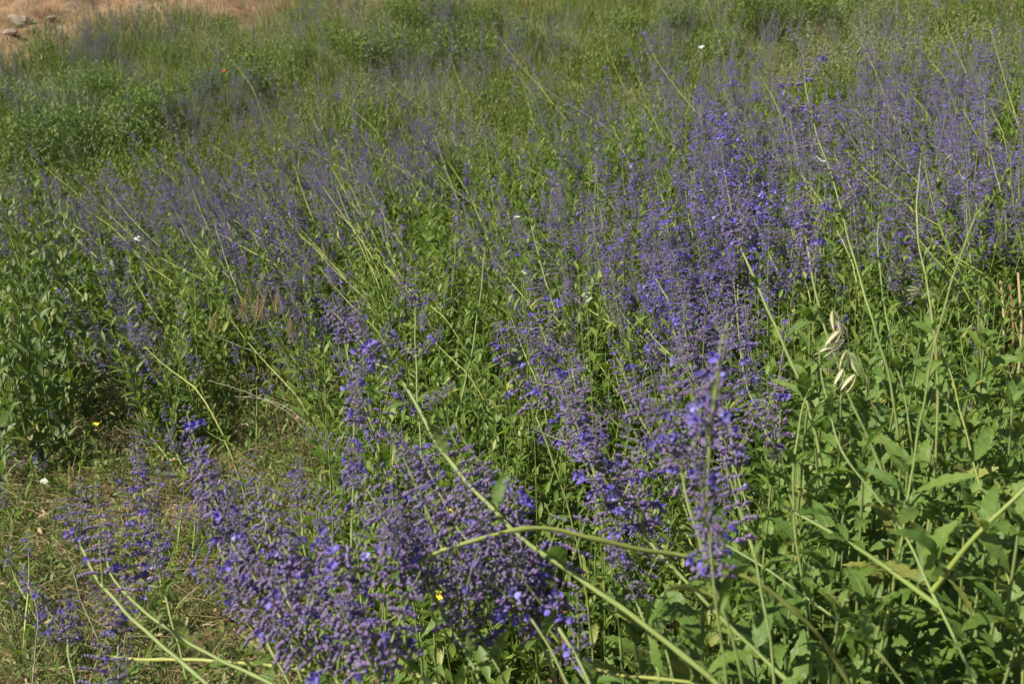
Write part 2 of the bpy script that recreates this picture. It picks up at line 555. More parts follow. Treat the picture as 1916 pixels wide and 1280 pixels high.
UP = Vector((0, 0, 1))


def leaf_marks(path, L, f0, f1, step, size, taper=.5, rise=.45, skip=.1, grow=0.0):
    out = []
    for f, q, p, t, o in nodes_on(path, L, f0, f1, step):
        if rng.random() < skip: continue
        d = (o * .85 + t * rise * rng.uniform(.4, 1.5) + UP * rng.uniform(-.15, .3)).normalized()
        k = size * (1 - taper * q) * rng.uniform(.75, 1.2) * (1 if not grow else min(1, .45 + q / grow))
        out.append(mat_from(p, d, UP + t * .3 + Vector((rng.uniform(-.3, .3), rng.uniform(-.3, .3), 0)), k, k * rng.uniform(.85, 1.15)))
    return out


def spike_marks(path, L, f0, f1, step, size, up=.9, skip=.1, terminal=True, spread=.6):
    out = []
    for f, q, p, t, o in nodes_on(path, L, f0, f1, step):
        if rng.random() < skip: continue
        d = (o * spread * rng.uniform(.7, 1.3) + t * .35 + UP * up).normalized()
        out.append((p, d, size * (1 - .55 * q) * rng.uniform(.75, 1.2)))
    if terminal:
        p, t = along(path, f1)
        out.append((p - t * .01, (t * .8 + UP * .4).normalized(), size * .95))
    return out


def to_ground(P):
    """Carry a stem's base on down to the earth."""
    P = [Vector(p) for p in P]
    d = (P[0] - P[1]).normalized()
    p = P[0].copy(); ext = []
    for _ in range(60):
        if p.z <= gz(p.x, p.y) - .005: break
        d = (d * .9 + Vector((0, .05, -.28))).normalized()
        p = p + d * .06; ext.append(p.copy())
    return ext[::-1][::1] + P if ext else P


def canopy_d(px, py, h):
    """Distance at which that line of sight comes down to h above the earth."""
    d = 1.0
    while d < 9:
        p = at(px, py, d)
        if p.z - gz(p.x, p.y) < h: break
        d += .03
    return d


def hero(name, label, cat, pts, r=(.0032, .0014), leaf=None, flower=None, group=None, stem_mat=None, leaf_meshes=None, ground_it=True, extra=()):
    """One traced shoot: pts are (px, py, distance) from foot to tip."""
    P = [at(*p) for p in pts]
    n_tr = len(P)
    if ground_it:
        P = to_ground(P)
    path, L = smooth_path(P, max(12, int(5 * len(P))))
    seg = [(P[i + 1] - P[i]).length for i in range(len(P) - 1)]
    fb = sum(seg[:len(P) - n_tr]) / max(sum(seg), 1e-6)      # the traced length starts here; below it the stem goes on to the earth
    fm = lambda f: fb + f * (1 - fb)
    base = path[0].copy()
    root = thing(name, label, cat, base, 0, group)
    def loc(M): return Matrix.Translation(-base) @ M
    mb = MB()
    nn = max(24, int(L / .012))
    fine = [along(path, i / (nn - 1))[0] for i in range(nn)]
    wob = [Vector((math.sin(i * .9) * .0006, math.cos(i * 1.3) * .0006, 0)) for i in range(nn)]
    rr = [(r[0] + (r[1] - r[0]) * i / (nn - 1)) * (1 + .38 * max(0, math.cos(i * .012 / .075 * 6.283)) ** 14) for i in range(nn)]
    tube(mb, [p - base + w for p, w in zip(fine, wob)], rr, 6, 0)
    obj('stem', mb.mesh('stem', [stem_mat or M_STEM]), root)
    lm = leaf_meshes or ME_LEAF
    if fb > .12 and stem_mat is not M_TWIG:
        for M in leaf_marks(path, L, fb * .35, fb, .06, .06, skip=.25):
            obj('leaf', rng.choice(lm), root, loc(M))
    if leaf:
        for M in leaf_marks(path, L, fm(leaf[0]), fm(leaf[1]), leaf[2], leaf[3], **(leaf[4] if len(leaf) > 4 else {})):
            obj('leaf', rng.choice(lm), root, loc(M))
    if not flower and stem_mat is not M_TWIG:
        p, t = along(path, 1)
        for q in range(6):
            a = q * 1.2 + rng.random(); k = .010 + .002 * q
            obj('leaf', rng.choice(lm), root, loc(mat_from(p - t * .012 * (q // 2), (t * .9 + Vector((math.cos(a), math.sin(a) * .8, .1)) * .5), UP + Vector((-math.cos(a), -math.sin(a), 0)), k)))
    if flower:
        for p, d, s in spike_marks(path, L, fm(flower[0]), fm(flower[1]), flower[2], flower[3], **(flower[4] if len(flower) > 4 else {})):
            obj('flower_spike', rng.choice(ME_SPIKE), root, loc(mat_up(p, d, rng.random() * 6.28, max(.7, min(1.25, s / .085)))))
    for (f, epts, er, eleaf, eflower) in extra:       # side branches
        p0, _ = along(path, fm(f))
        P2 = [p0] + [at(*q) for q in epts]
        pa, La = smooth_path(P2, 14)
        mb = MB(); tube(mb, [p - base for p in pa], list(np.linspace(er, er * .5, 5)), 5, 0)
        b = obj('branch', mb.mesh('branch', [stem_mat or M_STEM]), root)
        if eleaf:
            for M in leaf_marks(pa, La, *eleaf[:2], eleaf[2], eleaf[3]):
                obj('leaf', rng.choice(lm), b, loc(M))
        if eflower:
            for p, d, s in spike_marks(pa, La, *eflower[:2], eflower[2], eflower[3]):
                obj('flower_spike', rng.choice(ME_SPIKE), b, loc(mat_up(p, d, rng.random() * 6.28, max(.7, min(1.25, s / .085)))))
    return root


# ------------------------------------------------------------------ plants of the middle distance: variants, then copies
def shoot_path(H, lean, az, n=14):
    """A stem of length H leaning over by lean (radians) towards az, its tip turning up again."""
    P = [Vector((0, 0, 0))]
    d0 = rng.uniform(.0, .15)
    for i in range(n):
        t = i / n
        a = lean * (0.55 + .7 * math.sin(math.pi * min(1, t * 1.1))) + d0 * (1 - t)
        P.append(P[-1] + Vector((math.sin(az) * math.sin(a), math.cos(az) * math.sin(a), math.cos(a))) * (H / n))
    return P


def merged_leaves(marks, pieces, mat, name):
    mb = MB()
    for M in marks: mb.put(retint(rng.choice(pieces)), M)
    return mb.mesh(name, [mat])


def sage_variant(nst, H, lod=1, leafy=.6, f0=.5, spike=.12, step=.05, bloomset=None, lean=(.15, .75)):
    """[(stem mesh, foliage mesh, panicle mesh), ...] for one plant."""
    out = []
    sp = bloomset or (SPIKE1 if lod == 1 else SPIKE2)
    for k in range(nst):
        h = H * rng.uniform(.7, 1.12)
        az = R(-90) + rng.gauss(0, .75)
        path, L = smooth_path(shoot_path(h, rng.uniform(*lean), az), 16)
        off = Vector((rng.uniform(-.06, .06), rng.uniform(-.06, .06), 0))
        path = [p + off for p in path]
        s = MB(); tube(s, path, (.0040, .0031, .0016), 5, 0)
        fo = merged_leaves(leaf_marks(path, L, .05, f0 + .14, .033, .074, taper=.45, skip=1 - leafy), LEAF_MID, M_LEAFM, 'foliage')
        fl = MB()
        ff = f0 + rng.uniform(-.06, .12)
        tube(fl, [along(path, q)[0] for q in np.linspace(max(.05, ff - .02), 1, 8)], (.0032, .0019), 4, 0)
        for p, d, z in spike_marks(path, L, ff, .97, step, spike, up=.75, skip=.12):
            fl.put(rng.choice(sp), mat_up(p, d, rng.random() * 6.28, z / .105))
        out.append((s.mesh('stem', [rng.choice([M_STEM, M_STEM, M_STEMY])]), fo,
                    fl.mesh('flower_panicle', [M_STEM, M_CALYX if lod == 1 else M_CALYXF, M_COROL])))
    return out


def leafy_variant(nst, H, size=.068, step=.035, lean=(.05, .45), pieces=LEAF_MID, mat=None):
    out = []
    for k in range(nst):
        h = H * rng.uniform(.65, 1.1)
        path, L = smooth_path(shoot_path(h, rng.uniform(*lean), R(-90) + rng.gauss(0, 1.2)), 12)
        off = Vector((rng.uniform(-.07, .07), rng.uniform(-.07, .07), 0))
        path = [p + off for p in path]
        s = MB(); tube(s, path, (.0027, .0021, .001), 4, 0)
        out.append((s.mesh('stem', [M_STEM]),
                    merged_leaves(leaf_marks(path, L, .1, 1, step, size, taper=.45, skip=.06, rise=.6), pieces, mat or M_LEAFM, 'foliage'), None))
    return out


def place_plant(name, variant, label, cat, group, x, y, rz, s):
    root = thing(name, label, cat, (x, y, gz(x, y) - .01), rz, group)
    root.scale = (s, s, s)
    for st, fo, fl in variant:
        a = obj('stem', st, root)
        if fo: obj('foliage', fo, a)
        if fl: obj('flower_panicle', fl, a)
    return root


SAGE = [sage_variant(rng.randint(3, 4), .70, leafy=l, f0=f, spike=z, step=.066) for l, f, z in
        ((.9, .56, .11), (.9, .52, .12), (.95, .6, .12), (.85, .5, .10), (.95, .62, .11), (.9, .55, .13))]
SAGE_RICH = [sage_variant(rng.randint(4, 5), .72, leafy=.8, f0=f, spike=z, step=.05, bloomset=SPIKE1[1:3] + [spike_piece(.11, 1, .4, 1.1)]) for f, z in ((.48, .13), (.45, .12), (.5, .14), (.42, .13))]
SAGE_THIN = [sage_variant(3, .78, leafy=.9, f0=.62, spike=.075, step=.075, lean=(.3, .95)) for _ in range(5)]
SAGE_LOW = [sage_variant(rng.randint(2, 3), .30, leafy=.8, f0=.5, spike=.085, step=.055, lean=(.3, 1.0)) for _ in range(4)]
LEAFY = [leafy_variant(rng.randint(5, 7), .58) for _ in range(7)]
LEAFY_LOW = [leafy_variant(rng.randint(5, 7), .24, .04, .028, (.2, 1.1)) for _ in range(5)]


# how purple / how leafy the field is, as soft patches around (px, py) of the photograph
PURPLE = [(1290, 470, 190, 130, 1.0), (1180, 370, 160, 80, .8), (1380, 640, 120, 120, .8), (1750, 260, 200, 110, .9), (1850, 520, 110, 160, .65),
          (430, 330, 230, 100, .78), (120, 420, 150, 60, .75), (230, 540, 110, 110, .85), (620, 400, 190, 130, .74), (610, 650, 80, 90, .45),
          (760, 250, 230, 90, .7), (1000, 380, 130, 80, .5), (560, 520, 120, 80, .6), (1350, 260, 170, 80, .7), (1800, 60, 160, 60, .5), (1010, 640, 70, 90, .35), (1880, 800, 60, 130, .5), (1250, 720, 110, 90, .6)]
LEAFYP = [(870, 600, 230, 180, 1.0), (560, 740, 200, 120, .6), (1000, 230, 160, 70, .6), (1650, 640, 220, 160, 1.0), (1180, 560, 100, 160, .5), (420, 520, 120, 80, .6),
          (1500, 820, 160, 120, .7), (1080, 860, 170, 140, .8), (800, 880, 170, 130, .7), (1650, 420, 170, 90, .6), (1400, 900, 300, 130, .6), (330, 430, 120, 90, .4)]


def field(blobs, px, py):
    return max((w * math.exp(-((px - x) / a) ** 2 / 1.4 - ((py - y) / b) ** 2 / 1.4) for x, y, a, b, w in blobs), default=0)


LANDMARKS = [((1570, 620, 1.27), 'the pale oat spikelets'), ((1750, 640, 1.1), 'the tallest bare stem'), ((1885, 570, 1.9), 'the broken dry stalks'), ((418, 140, 7.6), 'the red poppy'),
             ((1098, 556, 1.9), 'the flat white flower cluster'), ((968, 408, 2.5), 'the small white flower cluster over the shoots'), ((258, 447, 2.9), 'the single white flower'),
             ((1313, 88, 4.6), 'the round white flower head'), ((470, 560, 2.35), 'the drooping brown grass heads'), ((90, 600, 3.4), 'the upright leafy stand'), ((900, 620, 1.5), 'the pale withered-tip stem'),
             ((1535, 297, 1.9), 'the white cluster near the tiered whorls'), ((420, 432, 2.62), 'the long bare stem pointing at the bank'), ((1280, 190, 2.6), 'the tall bare stem with a violet tip'),
             ((1320, 850, .75), 'the slim bent-tip stem'), ((848, 957, 1.5), 'the bright yellow flower'), ((1000, 1000, .96), 'the arched yellow stem'), ((1690, 1000, 1.0), 'the forked stem'),
             ((680, 975, 1.75), 'the withered brown leaves'), ((330, 1236, 1.3), 'the fallen yellow stem'), ((700, 150, 7.0), 'the foot of the grassy bank'), ((1780, 60, 3.0), 'the bare stem on the rising slope'), ((1040, 730, 1.4), 'the stem of arching lilac tiers')]


def beside(px, py, d):
    (x, y, e), n = min(LANDMARKS, key=lambda q: (q[0][0] - px) ** 2 + (q[0][1] - py) ** 2 * 1.5)
    return ('well behind ' if d > e + 1.2 else 'just behind ' if d > e + .25 else 'in front of ' if d < e - .25 else 'beside ') + n


placed = []
def far_enough(x, y, d):
    for a, b in placed:
        if (a - x) ** 2 + (b - y) ** 2 < d * d: return False
    return True


def scatter_field():
    n_s = n_l = 0
    tries = 0
    while (n_s < 290 or n_l < 300) and tries < 30000:
        tries += 1
        y = rng.uniform(1.75, 8.3)
        x = rng.uniform(-.56, .56) * y
        if rng.random() > (y / 8.3) ** .35: continue
        if y > float(bank_edge(x)) + .3: continue
        z = gz(x, y)
        gx, gy, _ = pix((x, y, z)); cx, cy_, dd = pix((x - .12, y, z + .55))
        if cx < -60 or cx > 1980: continue
        lowzone = gx < 640 - max(0, (gy - 1000)) * .2 and gy > 735 or (gx < 300 and gy > 640)
        if lowzone and not (gy < 860 and cx > 185 and field(PURPLE, cx, cy_) > .5 and cy_ < 640): continue
        if gx < 185 and 560 < gy or gx < 270 and gy > 690: continue
        if dd < 1.55 and cy_ > 300 and rng.random() < .75: continue
        p = field(PURPLE, cx, cy_); l = field(LEAFYP, cx, cy_)
        sep = .11 if y < 4 else .15
        if not far_enough(x, y, sep): continue
        if rng.random() < p ** 1.7 * (1 - .55 * l) and n_s < 290:
            q = rng.random()
            kind, look = (SAGE_RICH, 'richly flowered violet-blue') if cx > 980 and q < (p - .6) * 1.4 else (SAGE_THIN, 'long-stemmed sparse violet') if q > (.8 if cx > 980 else .6) else (SAGE, 'leafy violet-flowered')
            lab = look + ' sage plant ' + beside(cx, cy_, dd)
            place_plant('sage_plant', rng.choice(kind), lab, 'sage plant', lab.replace(' sage plant', ' sage'), x, y, rng.gauss(0, .5), rng.uniform(.78, 1.12))
            n_s += 1; placed.append((x, y))
        elif rng.random() < l * .9 + .22 and n_l < 300:
            s = rng.uniform(.7, 1.15)
            lab = ('tall' if s > .95 else 'short') + ' bushy green shoots without flowers ' + beside(cx, cy_, dd)
            place_plant('leafy_shoot', rng.choice(LEAFY), lab, 'leafy plant', lab.replace(' without flowers', ''), x, y, rng.random() * 6.28, s)
            n_l += 1; placed.append((x, y))
    print('field', n_s, n_l, tries)


scatter_field()


def scatter_low():
    """Short plants in the open ground on the near left."""
    n = 0; tries = 0
    while n < 75 and tries < 4000:
        tries += 1
        px, py = rng.uniform(-20, 700), rng.uniform(730, 1330)
        g = on_ground(px, py)
        if not far_enough(g.x, g.y, .10): continue
        placed.append((g.x, g.y)); n += 1
        purple = field([(70, 990, 110, 90, .8), (250, 960, 80, 60, .6), (60, 1230, 70, 70, .5), (420, 1000, 90, 70, .4)], px, py)
        if rng.random() < purple:
            place_plant('low_sage_plant', rng.choice(SAGE_LOW), 'short sprawling sage plant with violet spikes on the open brown ground', 'sage plant', 'short sage on the open ground', g.x, g.y, rng.gauss(0, .8), rng.uniform(.65, 1.05))
        elif rng.random() < .25 + .75 * field([(480, 820, 200, 120, 1), (650, 1050, 140, 200, 1), (330, 720, 120, 70, .9)], px, py):
            place_plant('low_leafy_plant', rng.choice(LEAFY_LOW), 'low sprawling green leafy plant on the open brown ground', 'leafy plant', 'low leafy plants on the open ground', g.x, g.y, rng.random() * 6.28, rng.uniform(.7, 1.25))


scatter_low()

# ------------------------------------------------------------------ the upright leafy stand on the left
def upright_stand():
    spots = [(18, 905), (62, 920), (105, 890), (138, 868), (30, 850), (85, 835), (128, 815), (160, 805), (8, 800), (60, 790), (110, 775), (150, 760), (30, 745), (85, 735), (130, 722), (5, 700), (60, 690), (170, 730),
             (-30, 870), (-25, 770), (100, 690), (20, 655), (75, 645), (45, 870), (80, 905), (120, 845), (5, 930), (95, 800), (40, 770), (140, 790), (20, 820), (70, 860), (105, 740), (45, 715), (150, 700)]
    for px, py in spots:
        g = on_ground(px + rng.uniform(-8, 8), py)
        h = rng.uniform(.66, .92)
        path, L = smooth_path([g + Vector((0, 0, -.02)), g + Vector((rng.uniform(-.03, .03), rng.uniform(-.03, .03), h * .5)), g + Vector((rng.uniform(-.06, .06), rng.uniform(-.06, .06), h))], 12)
        root = thing('upright_plant', 'straight unbranched leafy green stem in the upright stand beside the bare ground', 'leafy plant', g, 0, 'upright leafy stems')
        mb = MB(); tube(mb, [p - g for p in path], (.0036, .003, .0016), 5, 0)
        obj('stem', mb.mesh('stem', [M_STEM]), root)
        for M in leaf_marks(path, L, .06, .97, rng.uniform(.036, .048), rng.uniform(.09, .12), taper=.5, rise=.95, skip=.1):
            obj('leaf', rng.choice(ME_LEAFUP), root, Matrix.Translation(-g) @ M)
        p, t = along(path, .98)
        for k in range(4):
            a = k * 1.57 + rng.random()
            obj('leaf', rng.choice(ME_LEAFUP), root, Matrix.Translation(-g) @ mat_from(p, (math.cos(a) * .5, math.sin(a) * .5, .9), UP + Vector((-math.cos(a), -math.sin(a), 0)), .045))


upright_stand()

# ------------------------------------------------------------------ traced near stems
FL = lambda a, b, st=.05, sz=.13, **k: (a, b, st, sz * 1.22, k)
LF = lambda a, b, st=.06, sz=.065, **k: (a, b, st * .75, sz * .92, k)

def heroes():
    g_thick = None
    hero('branched_sage_shoot', 'thick forked sage stem with two side branches rising through the broad leaves', 'sage plant',
         [(1830, 1290, .92), (1775, 1175, .95), (1692, 1001, 1.0), (1640, 930, 1.02), (1578, 850, 1.04), (1545, 740, 1.08), (1530, 650, 1.12)], (0.0042, 0.0007),
         LF(.25, .92, .085, .085, taper=.5), None, extra=(
             (.24, [(1820, 1010, .93), (1916, 917, .90), (1960, 870, .9)], .0031, (.1, .9, .06, .075), None),
             (.20, [(1640, 1050, 1.0), (1560, 1000, 1.02), (1464, 947, 1.05)], .0030, (.15, 1, .055, .065), None)))
    hero('tall_sage_shoot', 'tallest bare pale sage stem curving above the broad leaves to a thin tip', 'sage plant',
         [(1695, 960, 1.15), (1710, 860, 1.14), (1730, 745, 1.12), (1755, 620, 1.10), (1790, 500, 1.09), (1815, 430, 1.08), (1843, 378, 1.08)], (0.0037, 0.0007),
         LF(.05, .42, .10, .075, taper=.4))
    hero('sage_shoot', 'long straight green stem below the arched yellow one, violet spikes along its top', 'sage plant',
         [(1490, 1290, 1.0), (1417, 1223, 1.02), (1276, 1082, 1.06), (1191, 984, 1.10), (1137, 910, 1.14), (1090, 850, 1.17)], (0.0036, 0.0016),
         LF(.15, .5, .09, .06), FL(.62, .97, .05, .10))
    hero('sage_shoot', 'longest leaning sage stem with short leafy side shoots behind the arched yellow stem', 'sage plant',
         [(1320, 1262, .92), (1154, 1132, .95), (993, 1021, .99), (935, 967, 1.01), (831, 850, 1.07), (751, 709, 1.16), (707, 682, 1.2)], (0.0045, 0.0018),
         LF(.3, .98, .10, .065), FL(.88, 1, .06, .08))
    hero('pale_sage_shoot', 'upright pale green stem with a thin withered tip standing over the green shoots', 'sage plant',
         [(905, 880, 1.5), (855, 796, 1.5), (868, 730, 1.5), (882, 665, 1.5), (895, 581, 1.51), (905, 497, 1.52), (909, 440, 1.53)], (0.0045, 0.0008),
         LF(.1, .66, .09, .06), None, stem_mat=M_STEM)
    hero('sage_shoot', 'leaning yellow-green stem, lower of the pair rising from the horizontal fallen stem', 'sage plant',
         [(380, 1275, 1.0), (269, 1179, 1.05), (188, 1092, 1.1), (151, 1021, 1.14)], (0.0034, 0.0018), None, FL(.72, 1, .05, .06, up=1.1, spread=.35))
    hero('sage_shoot', 'leaning yellow-green stem, upper of the pair, violet flowers at its tip', 'sage plant',
         [(510, 1282, 1.05), (386, 1223, 1.1), (279, 1152, 1.15), (215, 1088, 1.2), (200, 1040, 1.22)], (0.0034, 0.0016), LF(.2, .6, .08, .06), FL(.72, 1, .05, .06, up=1.1, spread=.35))
    hero('arched_sage_shoot', 'yellow stem arching sideways over the violet flowers and down again', 'sage plant',
         [(1330, 1052, 1.0), (1278, 1041, 1.0), (1177, 1025, .98), (1110, 1008, .97), (1009, 988, .96), (929, 1001, .95), (821, 1033, .95), (775, 1058, .95)], (0.0034, 0.0021), None, FL(.9, 1, .03, .09), stem_mat=M_STEMY)
    hero('sage_shoot', 'slim upright green stem ringed with tiers of violet flowers beside the withered brown leaves', 'sage plant',
         [(655, 1150, 1.05), (656, 1060, 1.06), (660, 950, 1.08), (662, 850, 1.1), (664, 770, 1.12)], (0.0029, 0.0010), None, FL(.45, .95, .03, .035, up=.2, spread=1.0, skip=0))
    hero('sage_shoot', 'thin straight stem running down through the big violet mass under the arch', 'sage plant',
         [(1075, 1225, .95), (1000, 1105, 1.0), (932, 1008, 1.04)], (0.0027, 0.0016), None, FL(.3, 1, .04, .11))
    hero('sage_shoot', 'long low yellowish stem sloping out from under the violet mass towards the leaves', 'sage plant',
         [(1290, 1278, .98), (1120, 1256, 1.0), (1003, 1182, 1.03), (902, 1098, 1.08)], (0.0032, 0.0016), LF(.1, .5, .08, .055), FL(.6, 1, .04, .12), stem_mat=M_STEMY)
    hero('sage_shoot', 'bright yellow stem emerging from the lowest thick mass of violet flowers', 'sage plant',
         [(850, 1300, .9), (760, 1255, .93), (694, 1218, .96), (640, 1180, 1.0)], (0.0037, 0.0020), None, FL(.35, 1, .032, .13), stem_mat=M_STEMY)
    hero('fallen_sage_shoot', 'fallen yellow stem lying level across the open ground', 'sage plant',
         [(620, 1262, 1.25), (537, 1250, 1.27), (363, 1236, 1.3), (279, 1236, 1.32), (215, 1232, 1.34)], (0.0034, 0.0022), LF(.0, .4, .07, .06), None, stem_mat=M_STEMY, ground_it=False)
    hero('sage_shoot', 'straight leafy stem sloping beneath the forked stem, with a bare upper end', 'sage plant',
         [(1660, 1240, .98), (1635, 1213, .98), (1568, 1162, 1.0), (1440, 1070, 1.04), (1350, 1014, 1.08)], (0.0035, 0.0010), LF(.1, .8, .075, .075))
    hero('sage_shoot', 'slim stem standing straight up through the soft violet flowers, bent at its tip', 'sage plant',
         [(1345, 1160, .74), (1336, 1102, .74), (1325, 984, .74), (1326, 850, .73), (1340, 715, .72), (1348, 640, .72), (1362, 603, .72)], (0.0022, 0.0007), LF(.3, .75, .075, .03), FL(.30, .6, .045, .06, skip=.2))
    hero('sage_shoot', 'green stem with yellowed foot standing between the violet flowers and the forked stem', 'sage plant',
         [(1508, 1140, 1.1), (1497, 1060, 1.1), (1484, 950, 1.1), (1488, 850, 1.1), (1500, 770, 1.12), (1521, 715, 1.14)], (0.0034, 0.0008), LF(.25, .95, .085, .07))
    hero('sage_shoot', 'thick pale stem leaning out of the leaves into the thickest violet patch', 'sage plant',
         [(1520, 790, 1.45), (1498, 719, 1.46), (1454, 618, 1.48), (1420, 541, 1.5), (1377, 440, 1.53)], (0.0042, 0.0018), LF(.1, .7, .09, .07), FL(.92, 1, .04, .07))
    hero('sage_shoot', 'long thin leaning stem passing just before the pale oat spikelets', 'sage plant',
         [(1650, 880, 1.3), (1642, 860, 1.3), (1585, 732, 1.3), (1562, 665, 1.3), (1541, 608, 1.31), (1525, 541, 1.32), (1508, 450, 1.34)], (0.0034, 0.0013), LF(.1, .9, .09, .055), FL(.85, 1, .05, .05))
    hero('sage_shoot', 'smooth stem with tiered violet whorls rising far above the others behind the oat', 'sage plant',
         [(1660, 690, 1.5), (1632, 598, 1.5), (1612, 531, 1.52), (1585, 437, 1.54), (1560, 340, 1.56), (1525, 240, 1.58), (1505, 150, 1.6)], (0.0038, 0.0010), LF(.1, .5, .1, .06), FL(.55, .99, .05, .04, up=.1, spread=1.0, skip=0))
    hero('sage_shoot', 'pale upright stem with opposite leaves, second beyond the oat spikelets', 'sage plant',
         [(1690, 730, 1.4), (1672, 665, 1.4), (1649, 531, 1.42), (1642, 430, 1.44), (1650, 390, 1.44)], (0.0035, 0.0008), LF(.1, .95, .085, .05, taper=.75))
    hero('sage_shoot', 'upright grassy-tipped stem just behind the tallest bare stem', 'sage plant',
         [(1752, 660, 1.35), (1746, 605, 1.35), (1736, 541, 1.36), (1716, 430, 1.38), (1718, 350, 1.4), (1724, 285, 1.4)], (0.0029, 0.0010), LF(.1, .9, .09, .04, taper=.75))
    hero('sage_shoot', 'yellowed stem with withered foot leaning beside the dry stalks', 'sage plant',
         [(1890, 1100, 1.2), (1854, 978, 1.22), (1820, 860, 1.24), (1793, 752, 1.26), (1763, 648, 1.28)], (0.0036, 0.0009), LF(.1, .9, .08, .065), stem_mat=M_STEMY)
    hero('sage_shoot', 'upright stem with arching tiers of lilac flowers standing clear over the green shoots', 'sage plant',
         [(1130, 1000, 1.35), (1105, 900, 1.36), (1070, 790, 1.38), (1040, 700, 1.4), (1012, 610, 1.42)], (0.0030, 0.0010), None, FL(.4, .98, .04, .055, up=.25, spread=1.0, skip=0))
    hero('sage_shoot', 'slender stem forking from thin dark spikes in front of the green shoots', 'sage plant',
         [(1060, 940, 1.5), (1033, 860, 1.5), (1000, 770, 1.52), (959, 685, 1.55)], (0.0027, 0.0010), LF(.1, .5, .08, .05), FL(.6, 1, .05, .07))
    # flower heads of the lowest violet mass
    for i, (label, pts, fl) in enumerate((
            ('tall violet panicle standing at the edge of the open ground', [(560, 1260, 1.02), (520, 1130, 1.05), (440, 1010, 1.1), (385, 900, 1.14)], FL(.05, .98, .019, .095, up=.7, spread=.8)),
            ('violet panicle close beside the tall one at the edge of the open ground', [(590, 1290, .98), (540, 1180, 1.02), (480, 1090, 1.06), (430, 1010, 1.1)], FL(.1, .98, .021, .10, up=.8, spread=.7)),
            ('slim violet panicle between the tall one and the leaning yellow-green pair', [(520, 1240, 1.1), (470, 1150, 1.14), (415, 1040, 1.18), (395, 960, 1.22)], FL(.15, .98, .024, .09, up=.8, spread=.7)),
            ('violet panicle spreading beneath the bright yellow flower', [(930, 1250, .98), (890, 1180, 1.0), (840, 1120, 1.02), (800, 1060, 1.05)], FL(.1, 1, .024, .10)),
            ('violet panicle with many short upright spikes filling the lowest violet mass', [(660, 1330, .9), (610, 1240, .93), (560, 1170, .96), (525, 1090, 1.0)], FL(.2, .98, .026, .10)),
            ('violet panicle leaning under the fallen yellow stem end', [(740, 1330, .86), (700, 1250, .9), (670, 1180, .93), (640, 1100, .97)], FL(.25, 1, .026, .10)),
            ('dense violet panicle below the end of the arched yellow stem', [(880, 1240, .95), (830, 1150, .98), (780, 1080, 1.0), (745, 1030, 1.02)], FL(.2, 1, .026, .10)),
            ('broad lilac panicle directly under the arched yellow stem', [(1020, 1200, .97), (960, 1110, 1.0), (900, 1040, 1.03), (850, 985, 1.06)], FL(.2, 1, .024, .10)),
            ('violet panicle just above the arched yellow stem', [(960, 1100, 1.1), (900, 1010, 1.14), (850, 950, 1.17), (800, 910, 1.2)], FL(.4, 1, .03, .09)),
            ('lilac panicle with bright blue open flowers above the long straight stem', [(1190, 1060, 1.05), (1150, 980, 1.08), (1110, 880, 1.1), (1085, 790, 1.14)], FL(.3, 1, .03, .085)),
            ('soft lilac panicle close before the slim bent-tip stem', [(1350, 1130, .82), (1320, 1050, .82), (1290, 950, .83), (1275, 880, .84)], FL(.15, 1, .028, .075)),
            ('lilac panicle with blue flowers beside the forked stem leaves', [(1420, 1080, .95), (1400, 1000, .96), (1380, 930, .98), (1370, 870, 1.0)], FL(.2, 1, .028, .08)),
            ('bright violet panicle behind the slim bent-tip stem', [(1300, 1000, 1.2), (1260, 900, 1.23), (1225, 830, 1.26), (1195, 780, 1.28)], FL(.25, 1, .03, .09)),
            ('rich violet panicle where the violet patch meets the broad leaves', [(1470, 900, 1.4), (1430, 800, 1.42), (1400, 730, 1.45), (1385, 660, 1.48)], FL(.15, 1, .028, .10)),
            ('violet panicle beside the rich violet one, its spikes mixed with leaves', [(1390, 920, 1.35), (1350, 820, 1.38), (1310, 740, 1.4), (1290, 680, 1.43)], FL(.2, 1, .03, .09)),
            ('upright grey-violet spike with tiers standing before the green shoots', [(790, 860, 1.45), (782, 760, 1.47), (778, 660, 1.5), (776, 570, 1.52)], FL(.3, 1, .035, .04, up=.3, spread=1)),
            ('grey-violet panicle over the leafy open ground beside the longest leaning stem', [(720, 880, 1.45), (690, 780, 1.48), (660, 700, 1.5), (645, 640, 1.53)], FL(.2, 1, .03, .08)),
            ('violet panicle in tiers at the edge of the withered brown leaves', [(580, 1110, 1.3), (572, 1050, 1.32), (566, 990, 1.34), (562, 945, 1.36)], FL(.2, 1, .03, .05)),
            ('fallen violet panicle resting low on the open ground', [(310, 1120, 1.4), (290, 1050, 1.45), (275, 980, 1.5), (268, 920, 1.54)], FL(.1, 1, .022, .085)),
            ('violet panicle at the lowest edge of the open ground', [(150, 1330, 1.1), (140, 1280, 1.12), (130, 1240, 1.14), (128, 1200, 1.16)], FL(.0, 1, .028, .07)),
            ('small violet panicle on the open ground below the leaning pair', [(225, 1300, 1.15), (220, 1240, 1.17), (225, 1190, 1.2)], FL(.1, 1, .03, .07)),
            ('violet panicle half sunk among the low leaves under the violet mass', [(1110, 1300, .95), (1060, 1220, .98), (1010, 1150, 1.0)], FL(.3, 1, .03, .07)),
            ('small blue-flowered panicle drooping beside the long straight stem', [(1210, 1180, 1.0), (1185, 1110, 1.02), (1160, 1060, 1.04)], FL(.4, 1, .035, .06)),
    )):
        fl = (fl[0], fl[1], fl[2] * 1.95, fl[3] * .84, fl[4])
        hero('sage_panicle', label, 'sage plant', pts, (0.0027, 0.0011), LF(.0, .3, .07, .05), fl, 'large violet panicles')
